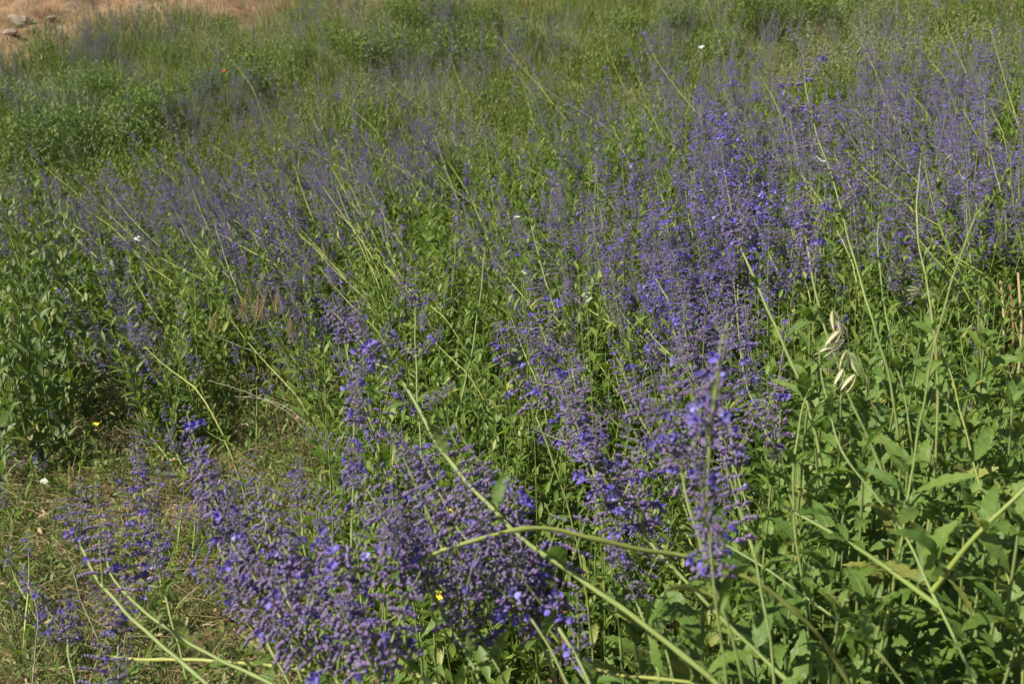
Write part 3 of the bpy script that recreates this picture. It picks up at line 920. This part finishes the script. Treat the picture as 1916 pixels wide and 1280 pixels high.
    # pale bare stems standing out of the field
    for i, (pts) in enumerate((
            [(510, 492, 2.6), (460, 465, 2.6), (400, 432, 2.62), (328, 402, 2.65)], [(500, 400, 2.9), (440, 365, 2.9), (395, 335, 2.92)],
            [(320, 330, 3.2), (285, 300, 3.2), (253, 262, 3.2)], [(910, 440, 2.3), (885, 380, 2.3), (860, 335, 2.32), (836, 300, 2.35)],
            [(1380, 280, 2.6), (1300, 205, 2.62), (1235, 122, 2.66), (1210, 70, 2.7)], [(1235, 185, 3.1), (1222, 130, 3.1), (1208, 90, 3.1)],
            [(1642, 145, 3.3), (1620, 95, 3.3), (1590, 30, 3.3)], [(1805, 130, 3.0), (1775, 60, 3.0), (1745, -5, 3.0)],
            [(360, 722, 2.5), (310, 685, 2.5), (252, 632, 2.55)], [(550, 735, 2.3), (480, 660, 2.32), (425, 590, 2.35)],
            [(700, 240, 3.4), (660, 205, 3.4), (630, 185, 3.45)], [(1210, 185, 3.2), (1195, 150, 3.2), (1180, 108, 3.2)],
            [(1000, 235, 3.3), (985, 180, 3.3), (972, 125, 3.3)], [(1060, 225, 3.1), (1000, 150, 3.15), (940, 80, 3.2)],
            [(645, 520, 2.4), (600, 470, 2.4), (560, 425, 2.45)], [(470, 160, 4.5), (440, 120, 4.5), (410, 85, 4.5)],
            [(180, 480, 3.0), (120, 420, 3.0), (110, 350, 3.05)], [(1470, 250, 3.0), (1450, 190, 3.0), (1405, 110, 3.0)],
            [(1910, 250, 2.6), (1880, 150, 2.6), (1850, 40, 2.6)], [(1690, 260, 2.9), (1660, 190, 2.9), (1630, 110, 2.95)],
            [(1590, 480, 1.9), (1550, 400, 1.9), (1505, 330, 1.95)], [(1050, 500, 2.1), (1000, 450, 2.1), (965, 420, 2.15)],
            [(690, 470, 2.5), (640, 400, 2.5), (590, 330, 2.55)], [(260, 480, 2.9), (215, 430, 2.9), (160, 390, 2.95)])):
        d0 = canopy_d(*pts[0][:2], .40) * .96
        pts = [(q[0], q[1], d0 + .12 * k) for k, q in enumerate(pts)]
        hero('bare_sage_shoot', 'bare pale yellow-green stem leaning out of the violet field', 'sage plant', pts, (0.0042, 0.0008), LF(.3, .98, .09, .034, skip=.35), FL(.86, 1, .045, .045) if i % 3 else None, 'bare leaning stems', stem_mat=M_STEMY)
    k = 0
    while k < 95:
        px, py = rng.uniform(20, 1900), rng.uniform(90, 760)
        if px < 620 and py > 620 or py < 330 - px * .2 or px > 1450 and py > 560: continue
        k += 1
        ln = rng.uniform(60, 150) * (.6 + py / 900); an = rng.uniform(.45, 1.35)
        d0 = canopy_d(px, py, .42) * .97
        dx, dy = -math.cos(an) * ln, -math.sin(an) * ln
        pts = [(px, py, d0), (px + dx * .5, py + dy * .45, d0 + .05), (px + dx, py + dy, d0 + .1)]
        lab = 'slim yellow-green leaning stem ' + beside(px, py, d0)
        hero('slender_sage_shoot', lab, 'sage plant', pts, (.0036, .0012), LF(.0, .95, .075, .036, skip=.3), FL(.7, 1, .05, .04) if rng.random() < .6 else None, lab, stem_mat=M_STEMY)
    # thin dead twigs
    for i, pts in enumerate(([(520, 760, 2.0), (450, 730, 2.0), (390, 712, 2.02)], [(560, 690, 2.1), (480, 660, 2.1), (400, 628, 2.12)],
                             [(520, 755, 2.2), (480, 745, 2.2), (440, 742, 2.22)], [(1130, 235, 3.0), (1000, 150, 3.0), (935, 70, 3.05)], [(700, 1260, 1.3), (712, 1180, 1.3), (730, 1000, 1.32)],
                             [(60, 1290, 1.4), (70, 1150, 1.4), (50, 1090, 1.42)], [(180, 1190, 1.7), (150, 1120, 1.7), (135, 1060, 1.72)])):
        d0 = min(canopy_d(*pts[0][:2], .30) * .95, 5.5)
        pts = [(q[0], q[1], d0 + .04 * k) for k, q in enumerate(pts)]
        hero('dead_twig', 'thin grey dead twig lying over the green growth', 'twig', pts, (0.0019, 0.0008), None, None, 'thin dead twigs', stem_mat=M_TWIG)


heroes()

# ------------------------------------------------------------------ the broad-leaved clump on the near right
def broad_clump():
    spots = []
    k = 0
    while len(spots) < 84 and k < 6000:
        k += 1
        px, py = rng.uniform(1180, 1990), rng.uniform(560, 1340)
        if px < 1440 and py < 1110: continue
        if px < 1500 and py < 760: continue
        if px > 1790 and py < 640: continue
        if any((px - a) ** 2 + (py - b) ** 2 < 52 ** 2 for a, b in spots): continue
        spots.append((px, py))
    for px, py in spots:
        d = 1.14 + rng.uniform(-.05, .30) + max(0, (1000 - py)) * .0014
        tip = at(px, py, d)
        x, y = tip.x + rng.uniform(.0, .14), tip.y + rng.uniform(.0, .16)
        g = Vector((x, y, gz(x, y)))
        mid = g.lerp(tip, .55) + Vector((rng.uniform(-.03, .03), .02, .0))
        path, L = smooth_path([g, mid, tip], 12)
        root = thing('broad_leaved_sage', (lab := 'broad-leaved toothed green sage shoot ' + beside(px, py, d)), 'sage plant', g, 0, lab.replace('toothed green ', ''))
        mb = MB(); tube(mb, [p - g for p in path], (.0038, .0032, .0018), 5, 0)
        obj('stem', mb.mesh('stem', [M_STEM]), root)
        f0 = max(.1, 1 - .36 / L)
        for M in leaf_marks(path, L, f0, .98, .052, rng.uniform(.10, .15), taper=.5, rise=.6, skip=.05):
            obj('leaf', rng.choice(ME_LEAF), root, Matrix.Translation(-g) @ M)
        p, t = along(path, .99)
        for q in range(4):
            a = q * 1.57 + rng.random()
            obj('leaf', rng.choice(ME_LEAF), root, Matrix.Translation(-g) @ mat_from(p, (math.cos(a) * .6, math.sin(a) * .6, .8), UP + Vector((-math.cos(a), -math.sin(a), 0)), .04))


broad_clump()

# ------------------------------------------------------------------ scattered stuff (geometry-node instances)
def coll(name, meshes):
    c = bpy.data.collections.new(name)
    for i, me in enumerate(meshes):
        o = bpy.data.objects.new('%s_%02d' % (name, i), me)
        c.objects.link(o)
    return c


def scatter_group(collection):
    g = bpy.data.node_groups.new('scatter_' + collection.name, 'GeometryNodeTree')
    g.interface.new_socket('Geometry', in_out='INPUT', socket_type='NodeSocketGeometry')
    g.interface.new_socket('Geometry', in_out='OUTPUT', socket_type='NodeSocketGeometry')
    N = g.nodes.new
    i, o = N('NodeGroupInput'), N('NodeGroupOutput')
    ci = N('GeometryNodeCollectionInfo'); ci.inputs['Collection'].default_value = collection
    ci.inputs['Separate Children'].default_value = True; ci.inputs['Reset Children'].default_value = True
    ip = N('GeometryNodeInstanceOnPoints'); ip.inputs['Pick Instance'].default_value = True
    def named(n, ty):
        a = N('GeometryNodeInputNamedAttribute'); a.data_type = ty; a.inputs['Name'].default_value = n
        return a.outputs['Attribute']
    e2r = N('FunctionNodeEulerToRotation')
    L = g.links.new
    L(i.outputs[0], ip.inputs['Points']); L(ci.outputs[0], ip.inputs['Instance'])
    L(named('pick', 'INT'), ip.inputs['Instance Index'])
    L(named('rot', 'FLOAT_VECTOR'), e2r.inputs[0]); L(e2r.outputs[0], ip.inputs['Rotation'])
    L(named('size', 'FLOAT_VECTOR'), ip.inputs['Scale'])
    L(ip.outputs[0], o.inputs[0])
    return g


def scatter(name, label, cat, meshes, pts, sizes, tilt=.2, zoff=-.01, picks=None, lean=0.0):
    n = len(pts)
    pts = np.array(pts, float)
    me = bpy.data.meshes.new(name)
    me.vertices.add(n)
    P = np.column_stack([pts, ground(pts[:, 0], pts[:, 1]) + zoff])
    me.vertices.foreach_set('co', P.astype(np.float32).ravel())
    rot = np.column_stack([nrg.normal(0, tilt, n), nrg.normal(-lean, tilt, n), nrg.uniform(-.7, .7, n) if lean else nrg.uniform(0, 6.28, n)])
    a = me.attributes.new('rot', 'FLOAT_VECTOR', 'POINT'); a.data.foreach_set('vector', rot.astype(np.float32).ravel())
    S = np.repeat(np.array(sizes, float)[:, None], 3, 1)
    a = me.attributes.new('size', 'FLOAT_VECTOR', 'POINT'); a.data.foreach_set('vector', S.astype(np.float32).ravel())
    pk = nrg.integers(0, len(meshes), n) if picks is None else np.array(picks)
    a = me.attributes.new('pick', 'INT', 'POINT'); a.data.foreach_set('value', pk.astype(np.int32))
    o = obj(name, me)
    md = o.modifiers.new('scatter', 'NODES')
    md.node_group = scatter_group(coll(name + '_kinds', meshes))
    tag(o, label, cat, kind='stuff')
    return o


def blade(mb, o, az, L, W, bend, mat=0, n=4):
    V, A = [], []
    x = z = 0.0; a = R(82)
    ca, sa = math.cos(az), math.sin(az); tint = rng.random()
    for i in range(n + 1):
        u = i / n; w = W * (1 - u ** 1.6) * .5 + .0002
        for s in (-1, 1):
            V.append((o[0] + ca * x - sa * s * w, o[1] + sa * x + ca * s * w, o[2] + z)); A.append((u, s, tint))
        x += L / n * math.cos(a); z += L / n * math.sin(a); a -= bend / n
    F = []
    for i in range(n):
        p = 2 * i; F += [(p, p + 2, p + 3), (p, p + 3, p + 1)]
    mb.add(V, F, mat, np.array(A))


def grass_tuft(n, L, W, spread, mat, bend=(.2, 1.6)):
    mb = MB()
    for _ in range(n):
        r = spread * math.sqrt(rng.random()); t = rng.random() * 6.28
        blade(mb, (r * math.cos(t), r * math.sin(t), 0), rng.random() * 6.28, L * rng.uniform(.5, 1.15), W * rng.uniform(.7, 1.2), rng.uniform(*bend), 0)
    return mb.mesh('tuft', [mat])


def leaf_tuft(n, L, spread, height, mat, pieces=None):
    mb = MB()
    for _ in range(n):
        r = spread * math.sqrt(rng.random()); t = rng.random() * 6.28
        z = height * rng.random() ** .8
        a = rng.random() * 6.28
        mb.put(retint(rng.choice(pieces or LEAF_MID)), mat_from((r * math.cos(t), r * math.sin(t), z), (math.cos(a), math.sin(a), rng.uniform(.0, .9)), UP + Vector((rng.uniform(-.4, .4), rng.uniform(-.4, .4), 0)), L * rng.uniform(.6, 1.25)))
    for _ in range(4):
        a = rng.random() * 6.28
        tube(mb, [(0, 0, 0), (spread * .4 * math.cos(a), spread * .4 * math.sin(a), height * .6), (spread * .7 * math.cos(a), spread * .7 * math.sin(a), height)], (.0016, .0008), 3, 0)
    return mb.mesh('tuft', [mat])


def litter_piece(n, L):
    mb = MB()
    for _ in range(n):
        a = rng.random() * 6.28; p = Vector((rng.uniform(-.1, .1), rng.uniform(-.1, .1), rng.uniform(.0, .02)))
        d = Vector((math.cos(a), math.sin(a), rng.uniform(-.05, .22))); l = L * rng.uniform(.3, 1.2)
        if rng.random() < .6:
            tube(mb, [p, p + d * l * .5 + Vector((0, 0, .006)), p + d * l], (.0013, .0007), 3, 0)
        else:
            mb.put(retint(rng.choice(LEAF_MID)), mat_from(p, d, UP + Vector((rng.uniform(-1, 1), rng.uniform(-1, 1), 0)), .03 * rng.uniform(.6, 1.4)))
    return mb.mesh('litter', [M_DRY])


def wedge(n, y0, y1, keep, power=1.0, side=.60):
    out = []
    k = 0
    while len(out) < n and k < n * 30:
        k += 1
        y = y0 + (y1 - y0) * rng.random() ** power
        x = rng.uniform(-side, side) * y
        if keep(x, y): out.append((x, y))
    return out


near_ok = lambda x, y: y < float(bank_edge(x)) + .6
def open_ground(x, y):
    gx, gy, _ = pix((x, y, gz(x, y)))
    return gx < 660 and gy > 720


cover = [leaf_tuft(rng.randint(16, 26), .035, .07, .09, M_COVER) for _ in range(4)] + [leaf_tuft(22, .05, .09, .20, M_LEAFM) for _ in range(3)] + [grass_tuft(22, .14, .003, .06, M_GRASS) for _ in range(3)]
pts = wedge(2600, 1.4, 8.6, near_ok, .8) + wedge(1500, 1.5, 4.2, open_ground, 1)
pk, sz = [], []
for x, y in pts:
    if open_ground(x, y):
        pk.append(rng.choice([0, 1, 2, 3, 7, 8, 9, 7, 8])); sz.append(rng.uniform(.35, .95))
    else:
        pk.append(rng.choice([0, 1, 4, 5, 6, 4, 5, 6, 7])); sz.append(rng.uniform(.8, 1.5))
scatter('ground_cover', 'low green leaves and grass covering the earth between the sage plants', 'ground cover', cover, pts, sz, .25, picks=pk)
pts = wedge(900, 1.4, 5.5, lambda x, y: near_ok(x, y) and (open_ground(x, y) or rng.random() < .25), .8)
scatter('dry_litter', 'dry straw, broken stalks and dead leaves strewn on the open earth', 'litter', [litter_piece(14, .16) for _ in range(5)], pts, [rng.uniform(.6, 1.2) for _ in pts], .15, .004)

# the far bank: grass and herbs, then hazy violet spikes
M_FARSEED = plant_mat('seed_head', (0.36, 0.34, 0.22), (0.27, 0.27, 0.15), None, 0.2, 0.7)
def far_tuft(kind):
    mb = MB()
    if kind == 'herb':
        for _ in range(9):
            a = rng.random() * 6.28; l = rng.uniform(.0, .5)
            path, L = smooth_path(shoot_path(rng.uniform(.25, .48), l, R(-60) + rng.gauss(0, 1)), 7)
            off = Vector((rng.uniform(-.12, .12), rng.uniform(-.12, .12), 0)); path = [p + off for p in path]
            tube(mb, path, (.0022, .001), 3, 0)
            for M in leaf_marks(path, L, .1, 1, .05, .055, taper=.4, skip=.1, rise=.8):
                mb.put(retint(LEAF_FAR[rng.randrange(3)]), M)
    return mb.mesh('bank_herb', [M_FARG])


LEAF_FAR = [leaf_piece(n=3, serr=0, W=.26, fold=.3, curl=rng.uniform(.2, 1.2)) for _ in range(3)]


def seed_grass(n, H):
    mb = MB()
    for _ in range(n):
        off = Vector((rng.uniform(-.15, .15), rng.uniform(-.15, .15), 0))
        path, L = smooth_path([p + off for p in shoot_path(H * rng.uniform(.6, 1.1), rng.uniform(.05, .6), R(-70) + rng.gauss(0, .8), 8)], 8)
        tube(mb, path, (.0014, .0007), 3, 0)
        for k in range(9):
            p, t = along(path, rng.uniform(.72, 1))
            d = (t + Vector((rng.uniform(-.6, .6), rng.uniform(-.6, .6), rng.uniform(-.5, .3)))).normalized()
            bud(mb, p + d * .008, d, .018, .003, 3, 1, rng.random())
    return mb.mesh('seed_grass', [M_GRASS, M_FARSEED])


def far_sage(n, H, spike):
    mb = MB()
    for _ in range(n):
        off = Vector((rng.uniform(-.14, .14), rng.uniform(-.14, .14), 0))
        path, L = smooth_path([p + off for p in shoot_path(H * rng.uniform(.7, 1.1), rng.uniform(.1, .6), R(-80) + rng.gauss(0, .7), 8)], 8)
        tube(mb, path, (.0028, .0012), 3, 0)
        for M in leaf_marks(path, L, .1, .6, .06, .05, skip=.2): mb.put(retint(LEAF_FAR[rng.randrange(3)]), M, [3])
        for p, d, z in spike_marks(path, L, .5, .97, .065, spike, skip=.15): mb.put(rng.choice(SPIKE2), mat_up(p, d, rng.random() * 6.28, z / .13))
    return mb.mesh('bank_sage', [M_STEM, M_CALYXF, M_COROL, M_FARG])


bank_ok = lambda x, y: y > float(bank_edge(x)) - .1 and float(soil_mask(x, y)) < .35 + .3 * rng.random()
def mound(x, y):
    return math.sin(x * 1.45 + .8 * math.sin(y * 1.1)) * math.sin(y * 1.25 + .9 * math.sin(x * .8 + 1)) + .35 * math.sin(x * 3.3 + y * 2.1)


herbs = [far_tuft('herb') for _ in range(5)] + [grass_tuft(46, .42, .006, .14, M_FARG, (.1, 1.0)) for _ in range(4)] + [seed_grass(12, .55) for _ in range(3)] + [grass_tuft(30, .38, .005, .12, M_DRY, (.1, 1.2)), grass_tuft(40, .5, .006, .15, M_SILV, (.1, .6))]
pts = wedge(6000, 5.2, 21, bank_ok, .75) + wedge(900, 4.6, 9.5, bank_ok, .9)
pk, sz = [], []
for x, y in pts:
    n1 = math.sin(x * .8 + 1.3) * math.cos(y * .6 + .5 * x) + .6 * math.sin(x * 1.9 - y * 1.3)
    dryness = max(float(soil_mask(x, y)), float(sst(14, 18, y - .15 * x)) * .6)
    q = rng.random()
    if q < dryness: k = 12
    elif abs(pix((x, y, gz(x, y) + .3))[0] - 115) < 70 and abs(pix((x, y, gz(x, y) + .3))[1] - 190) < 70 and rng.random() < .6: k = 13
    elif rng.random() < .5 + .35 * n1: k = rng.choice([0, 1, 2, 3, 4])
    else: k = rng.choice([5, 6, 7, 8, 9, 10, 11])
    pk.append(k); sz.append(rng.uniform(.6, 1.15) * (1 + .38 * mound(x, y)))
scatter('bank_meadow', 'tangled green herbs and seeding grasses covering the far bank', 'meadow', herbs, pts, sz, .15, picks=pk)
pts = wedge(420, 5.6, 19, lambda x, y: bank_ok(x, y) and rng.random() < .45 + .55 * math.sin(x * 1.1 + y * .9 + 1) * math.sin(y * .8 - x * .5), .8)
scatter('bank_sage', 'hazy violet sage spikes scattered over the far bank', 'sage', [far_sage(5, .62, .12) for _ in range(5)], pts, [rng.uniform(.7, 1.1) for _ in pts], .12)
pts = wedge(2400, 10, 24, lambda x, y: .25 < float(soil_mask(x, y)) and rng.random() < .5, .8, .64)
scatter('bank_straw', 'sparse dry straw growing on the bare tan bank', 'dry grass', [grass_tuft(26, .28, .005, .12, M_DRY, (.2, 1.3)) for _ in range(3)] + [grass_tuft(26, .22, .005, .1, M_SILV, (.2, 1.3))], pts, [rng.uniform(.4, 1.0) for _ in pts], .2)

# ------------------------------------------------------------------ shrubs on the bank
def shrub_variant(n, Rr, H):
    lf, tw = MB(), MB()
    lobes = [(rng.uniform(-.5, .5) * Rr, rng.uniform(-.5, .5) * Rr, H * rng.uniform(.4, .75), rng.uniform(.35, .6) * Rr) for _ in range(6)]
    for _ in range(26):
        x, y, z, r = rng.choice(lobes)
        e = Vector((x + rng.gauss(0, r * .5), y + rng.gauss(0, r * .5), z + abs(rng.gauss(0, r * .8))))
        tube(tw, [(0, 0, 0), e * .5 + Vector((0, 0, .04)), e], (.004, .001), 3, 0)
    for _ in range(n):
        x, y, z, r = rng.choice(lobes)
        d = Vector((rng.gauss(0, 1), rng.gauss(0, 1), rng.gauss(0, 1))).normalized() * r * rng.random() ** .45
        p = Vector((x, y, z)) + d * 1.0; p.z = max(p.z * 1.0, .02)
        a = rng.random() * 6.28
        lf.put(retint(LEAF_FAR[rng.randrange(3)]), mat_from(p, (math.cos(a), math.sin(a), rng.uniform(.2, 1.6)), UP + Vector((rng.uniform(-.6, .6), rng.uniform(-.6, .6), 0)), rng.uniform(.02, .045)))
    return lf.mesh('foliage', [M_SHRUB]), tw.mesh('stem', [M_TWIG])


SHRUB = [shrub_variant(2600, .42, .66) for _ in range(4)]
for i, (px, py) in enumerate([(185, 215), (330, 130), (390, 190), (445, 105), (110, 270), (255, 260), (700, 135), (860, 130), (645, 110), (1010, 110), (1260, 70), (1500, 110), (1560, 60), (1420, 60), (560, 130), (60, 330), (930, 60), (1340, 130), (780, 60), (225, 165), (300, 220), (200, 310), (30, 230), (480, 170), (410, 60), (1150, 90), (1600, 130)]):
    g = on_ground(px, py + 20)
    t = thing('hillside_shrub', (lab := 'dark green bank shrub ' + beside(px, py, pix(g)[2])), 'shrub', g - Vector((0, 0, .03)), rng.random() * 6.28, lab)
    s = rng.uniform(.75, 1.3); t.scale = (s * 1.15, s * 1.15, s * .85)
    f, w = SHRUB[i % 4]
    obj('foliage', f, t); obj('stem', w, t)

# ------------------------------------------------------------------ rocks on the bare bank
def rock_mesh(k):
    import bmesh
    bm = bmesh.new(); bmesh.ops.create_icosphere(bm, subdivisions=3, radius=1)
    r = np.random.default_rng(k); dirs = r.normal(size=(9, 3)); dirs /= np.linalg.norm(dirs, axis=1)[:, None]; h = r.uniform(.5, .95, 9)
    for v in bm.verts:
        n = np.array(v.co)
        s = min(1.0, min((hh / max(n @ d, .05)) for d, hh in zip(dirs, h)))
        v.co = v.co * s * (1 + .05 * math.sin(9 * n[0] + 7 * n[1]) + .03 * math.sin(17 * n[2]))
    me = bpy.data.meshes.new('rock'); bm.to_mesh(me); bm.free(); me.materials.append(M_ROCK)
    return me
ROCKS = [rock_mesh(k) for k in range(3)]
for i, (px, py, s, lab) in enumerate(((40, 48, .17, 'dark angular rock jutting from the bare tan bank'), (62, 60, .08, 'small brown rock beside the dark angular rock'), (18, 66, .09, 'pale flat rock lying below the dark angular rock'), (95, 40, .07, 'small round stone up the bare tan bank'))):
    g = on_ground(px, py)
    o = obj('rock', ROCKS[i % 3]); o.location = g + Vector((0, 0, s * .15)); o.scale = (s * 1.5, s, s * .7); o.rotation_euler = (0, .2, i * 1.3)
    tag(o, lab, 'rock')

# ------------------------------------------------------------------ oat, brome, dry stalks, small flowers
def spikelet_mesh():
    mb = MB()
    for s in (-1, 1):
        mb.put(retint(leaf_piece(n=6, serr=0, W=.19, fold=.8, curl=.35, petiole=.0, shape=.7)), mat_from((0, 0, 0), (1, s * .13, 0), (0, s, .5)))
    tube(mb, [(.2, 0, 0), (1.0, .03, .02), (1.6, .15, -.05)], (.012, .006), 3, 0)
    return mb.mesh('spikelet', [M_OAT])


ME_SPL = spikelet_mesh()
P = [at(*q) for q in ((1650, 840, 1.32), (1628, 740, 1.3), (1600, 660, 1.28), (1570, 600, 1.27), (1556, 575, 1.27))]
P = to_ground(P); path, L = smooth_path(P, 30); b = path[0].copy()
t = thing('wild_oat', 'dry wild oat stem hung with pale papery spikelets among the leaves', 'oat', b)
mb = MB(); tube(mb, [p - b for p in path], (.0013, .0006), 4); obj('stem', mb.mesh('stem', [M_DRY]), t)
for px, py, dx, dy in ((1558, 580, .25, 1), (1568, 600, .5, 1), (1572, 618, -.6, .8), (1580, 635, -.8, .6), (1562, 650, -.9, .5), (1585, 655, -.2, 1), (1578, 690, -.4, 1), (1590, 665, .6, 1), (1600, 700, -.6, .9)):
    p = at(px, py, 1.265); d = RGT * dx - UPV * dy
    obj('spikelet', ME_SPL, t, mat_from(p - b, d, FWD * -1 + Vector((rng.uniform(-.5, .5), 0, 0)), rng.uniform(.022, .03)))
P = [at(*q) for q in ((1745, 610, 1.4), (1738, 570, 1.4), (1728, 545, 1.4))]
P = to_ground(P); path, L = smooth_path(P, 24); b = path[0].copy()
t = thing('wild_oat', 'small white papery oat spikelets tucked behind the tallest bare stem', 'oat', b)
mb = MB(); tube(mb, [p - b for p in path], (.0013, .0006), 4); obj('stem', mb.mesh('stem', [M_DRY]), t)
for dx, dy in ((-1, .1), (-.9, -.2), (.8, .4)):
    obj('spikelet', ME_SPL, t, mat_from(at(1728 + dx * 6, 545, 1.39) - b, RGT * dx - UPV * dy, FWD * -1, .02))


def brome_head():
    mb = MB()
    for k in range(24):
        z = rng.random(); a = rng.random() * 6.28
        p = Vector((z * .055, 0, 0)); d = Vector((1, .30 * math.cos(a), .30 * math.sin(a)))
        tube(mb, [p, p + d * .02, p + d * rng.uniform(.03, .045)], (.0009, .0002), 3, 0)
    return mb.mesh('seed_head', [M_BROME])


ME_BR = [brome_head() for _ in range(3)]
for px, py in ((408, 575), (446, 550), (466, 535), (484, 540), (500, 545), (522, 530), (541, 575)):
    d = 2.35 + rng.uniform(-.1, .1)
    top = at(px, py, d); g = on_ground(px + 40, py + 270)
    g = Vector((top.x + .08, top.y + .1, gz(top.x + .08, top.y + .1)))
    path, L = smooth_path([g, g.lerp(top, .6) + Vector((.02, 0, .05)), top + Vector((.02, 0, .02)), top], 14)
    t = thing('brome_plant', 'dry grass with a drooping reddish-brown bristly head above the green growth', 'grass', g, 0, 'drooping brown grass heads')
    mb = MB(); tube(mb, [p - g for p in path], (.0011, .0005), 3); obj('stem', mb.mesh('stem', [M_BROME]), t)
    obj('seed_head', rng.choice(ME_BR), t, mat_from(top - g, (rng.uniform(-.5, .2), rng.uniform(-.2, .2), -1), (0, -1, 0), rng.uniform(.85, 1.15)))

for px, y0, y1, d in ((1872, 525, 585, 3.1), (1890, 535, 610, 3.05), (1905, 510, 600, 3.0)):
    p0, p1 = at(px + 6, y1, d), at(px, y0, d)
    path, L = smooth_path(to_ground([p0, p0.lerp(p1, .5), p1]), 16); b = path[0].copy()
    o = MB(); tube(o, [p - b for p in path], (.005, .0038), 5)
    t = obj('dry_stalk', o.mesh('dry_stalk', [M_DRY])); t.location = b
    tag(t, 'broken tan dry stalk standing among violet flowers on the slope', 'stalk', 'broken dry stalks')


def umbel_mesh(n, r, mat, s):
    mb = MB()
    for k in range(n):
        q = r * math.sqrt(rng.random()); a = rng.random() * 6.28
        c = Vector((q * math.cos(a), q * math.sin(a), .004 * rng.random() - q * q * 8))
        for j in range(5):
            e = j * 1.257 + a
            mb.add([tuple(c), tuple(c + Vector((math.cos(e - .45), math.sin(e - .45), .25)) * s * .7), tuple(c + Vector((math.cos(e), math.sin(e), .2)) * s), tuple(c + Vector((math.cos(e + .45), math.sin(e + .45), .25)) * s * .7)], [(0, 1, 2), (0, 2, 3)], 0)
    return mb.mesh('flower_head', [mat])


for px, py, d, n, r, m, s, name, lab, cat in (
        (1098, 556, 1.9, 9, .014, M_WHITE, .0026, 'white_umbel', 'flat white flower cluster at the edge of the thickest violet patch', 'flower'),
        (968, 408, 2.5, 4, .009, M_WHITE, .003, 'white_umbel', 'small white flower cluster above the green shoots', 'flower'),
        (979, 512, 2.0, 3, .006, M_WHITE, .0026, 'white_umbel', 'small white flower cluster within the green shoots', 'flower'),
        (258, 447, 2.9, 6, .009, M_WHITE, .005, 'white_flower', 'single white flower in the violet drift', 'flower'),
        (1313, 88, 4.6, 8, .012, M_WHITE, .007, 'white_flower', 'round white flower head standing before the far bank', 'flower'),
        (82, 902, 2.2, 5, .006, M_WHITE, .005, 'white_flower', 'single white flower at the foot of the upright leafy stand', 'flower'),
        (1535, 297, 1.9, 6, .010, M_WHITE, .003, 'white_umbel', 'small white flower cluster beside the stem of tiered violet whorls', 'flower'),
        (848, 957, 1.5, 4, .006, M_YELLOW, .008, 'yellow_flower', 'bright yellow flower among the violet spikes', 'flower'),
        (820, 1116, 1.6, 3, .005, M_YELLOW, .006, 'yellow_flower', 'small yellow flower low under the arched yellow stem', 'flower'),
        (180, 795, 3.0, 4, .006, M_YELLOW, .006, 'yellow_flower', 'tiny yellow flower on the ground by the upright leafy stand', 'flower'),
        (418, 133, 7.6, 4, .008, M_RED, .014, 'poppy', 'single red poppy on the far green bank', 'poppy')):
    top = at(px, py, d)
    z = gz(top.x, top.y)
    if z > top.z - .05: top.z = z + .3
    g = Vector((top.x + .03, top.y + .02, gz(top.x + .03, top.y + .02)))
    path, L = smooth_path([g, g.lerp(top, .5) + Vector((.015, 0, 0)), top], 8)
    t = thing(name, lab, cat, g)
    mb = MB(); tube(mb, [p - g for p in path], (.0016, .0009), 4); obj('stem', mb.mesh('stem', [M_STEM]), t)
    obj('flower_head', umbel_mesh(n, r, m, s), t, mat_up(top - g, (rng.uniform(-.2, .2), -.5, 1), 0))

# pale stick on the ground at the lower right, withered leaves
a, b = on_ground(1580, 1272), on_ground(1720, 1268)
path, L = smooth_path([a + Vector((0, 0, .012)), a.lerp(b, .5) + Vector((0, .01, .02)), b + Vector((0, 0, .012))], 10)
mb = MB(); tube(mb, [p - a for p in path], (.010, .013, .009), 8)
o = obj('dry_stick', mb.mesh('dry_stick', [M_TWIG])); o.location = a
tag(o, 'thick pale dead stick lying on the earth under the broad leaves', 'stick')
for px, py, d in ((700, 960, 1.75), (690, 985, 1.8), (712, 995, 1.7), (725, 975, 1.78), (640, 990, 2.1), (1045, 858, 1.9), (1055, 870, 1.9)):
    p = at(px, py, d); p.z = max(min(p.z, gz(p.x, p.y) + .3), gz(p.x, p.y) + .02)
    g = Vector((p.x, p.y, gz(p.x, p.y)))
    t = thing('withered_plant', 'withered reddish-brown leaves curled on a dead stem', 'dead plant', g, 0, 'withered brown leaves')
    path, L = smooth_path([g, g.lerp(p, .5), p], 6)
    mb = MB(); tube(mb, [q - g for q in path], (.0016, .001), 4); obj('stem', mb.mesh('stem', [M_TWIG]), t)
    for k in range(5):
        an = rng.random() * 6.28
        q, _ = along(path, rng.uniform(.4, 1))
        obj('leaf', unit_mesh(rng.choice(LEAF_HERO), 'withered_leaf', M_REDBROWN), t, mat_from(q - g, (math.cos(an), math.sin(an), rng.uniform(-.8, .3)), UP + Vector((rng.uniform(-1, 1), rng.uniform(-1, 1), 0)), rng.uniform(.025, .045)))
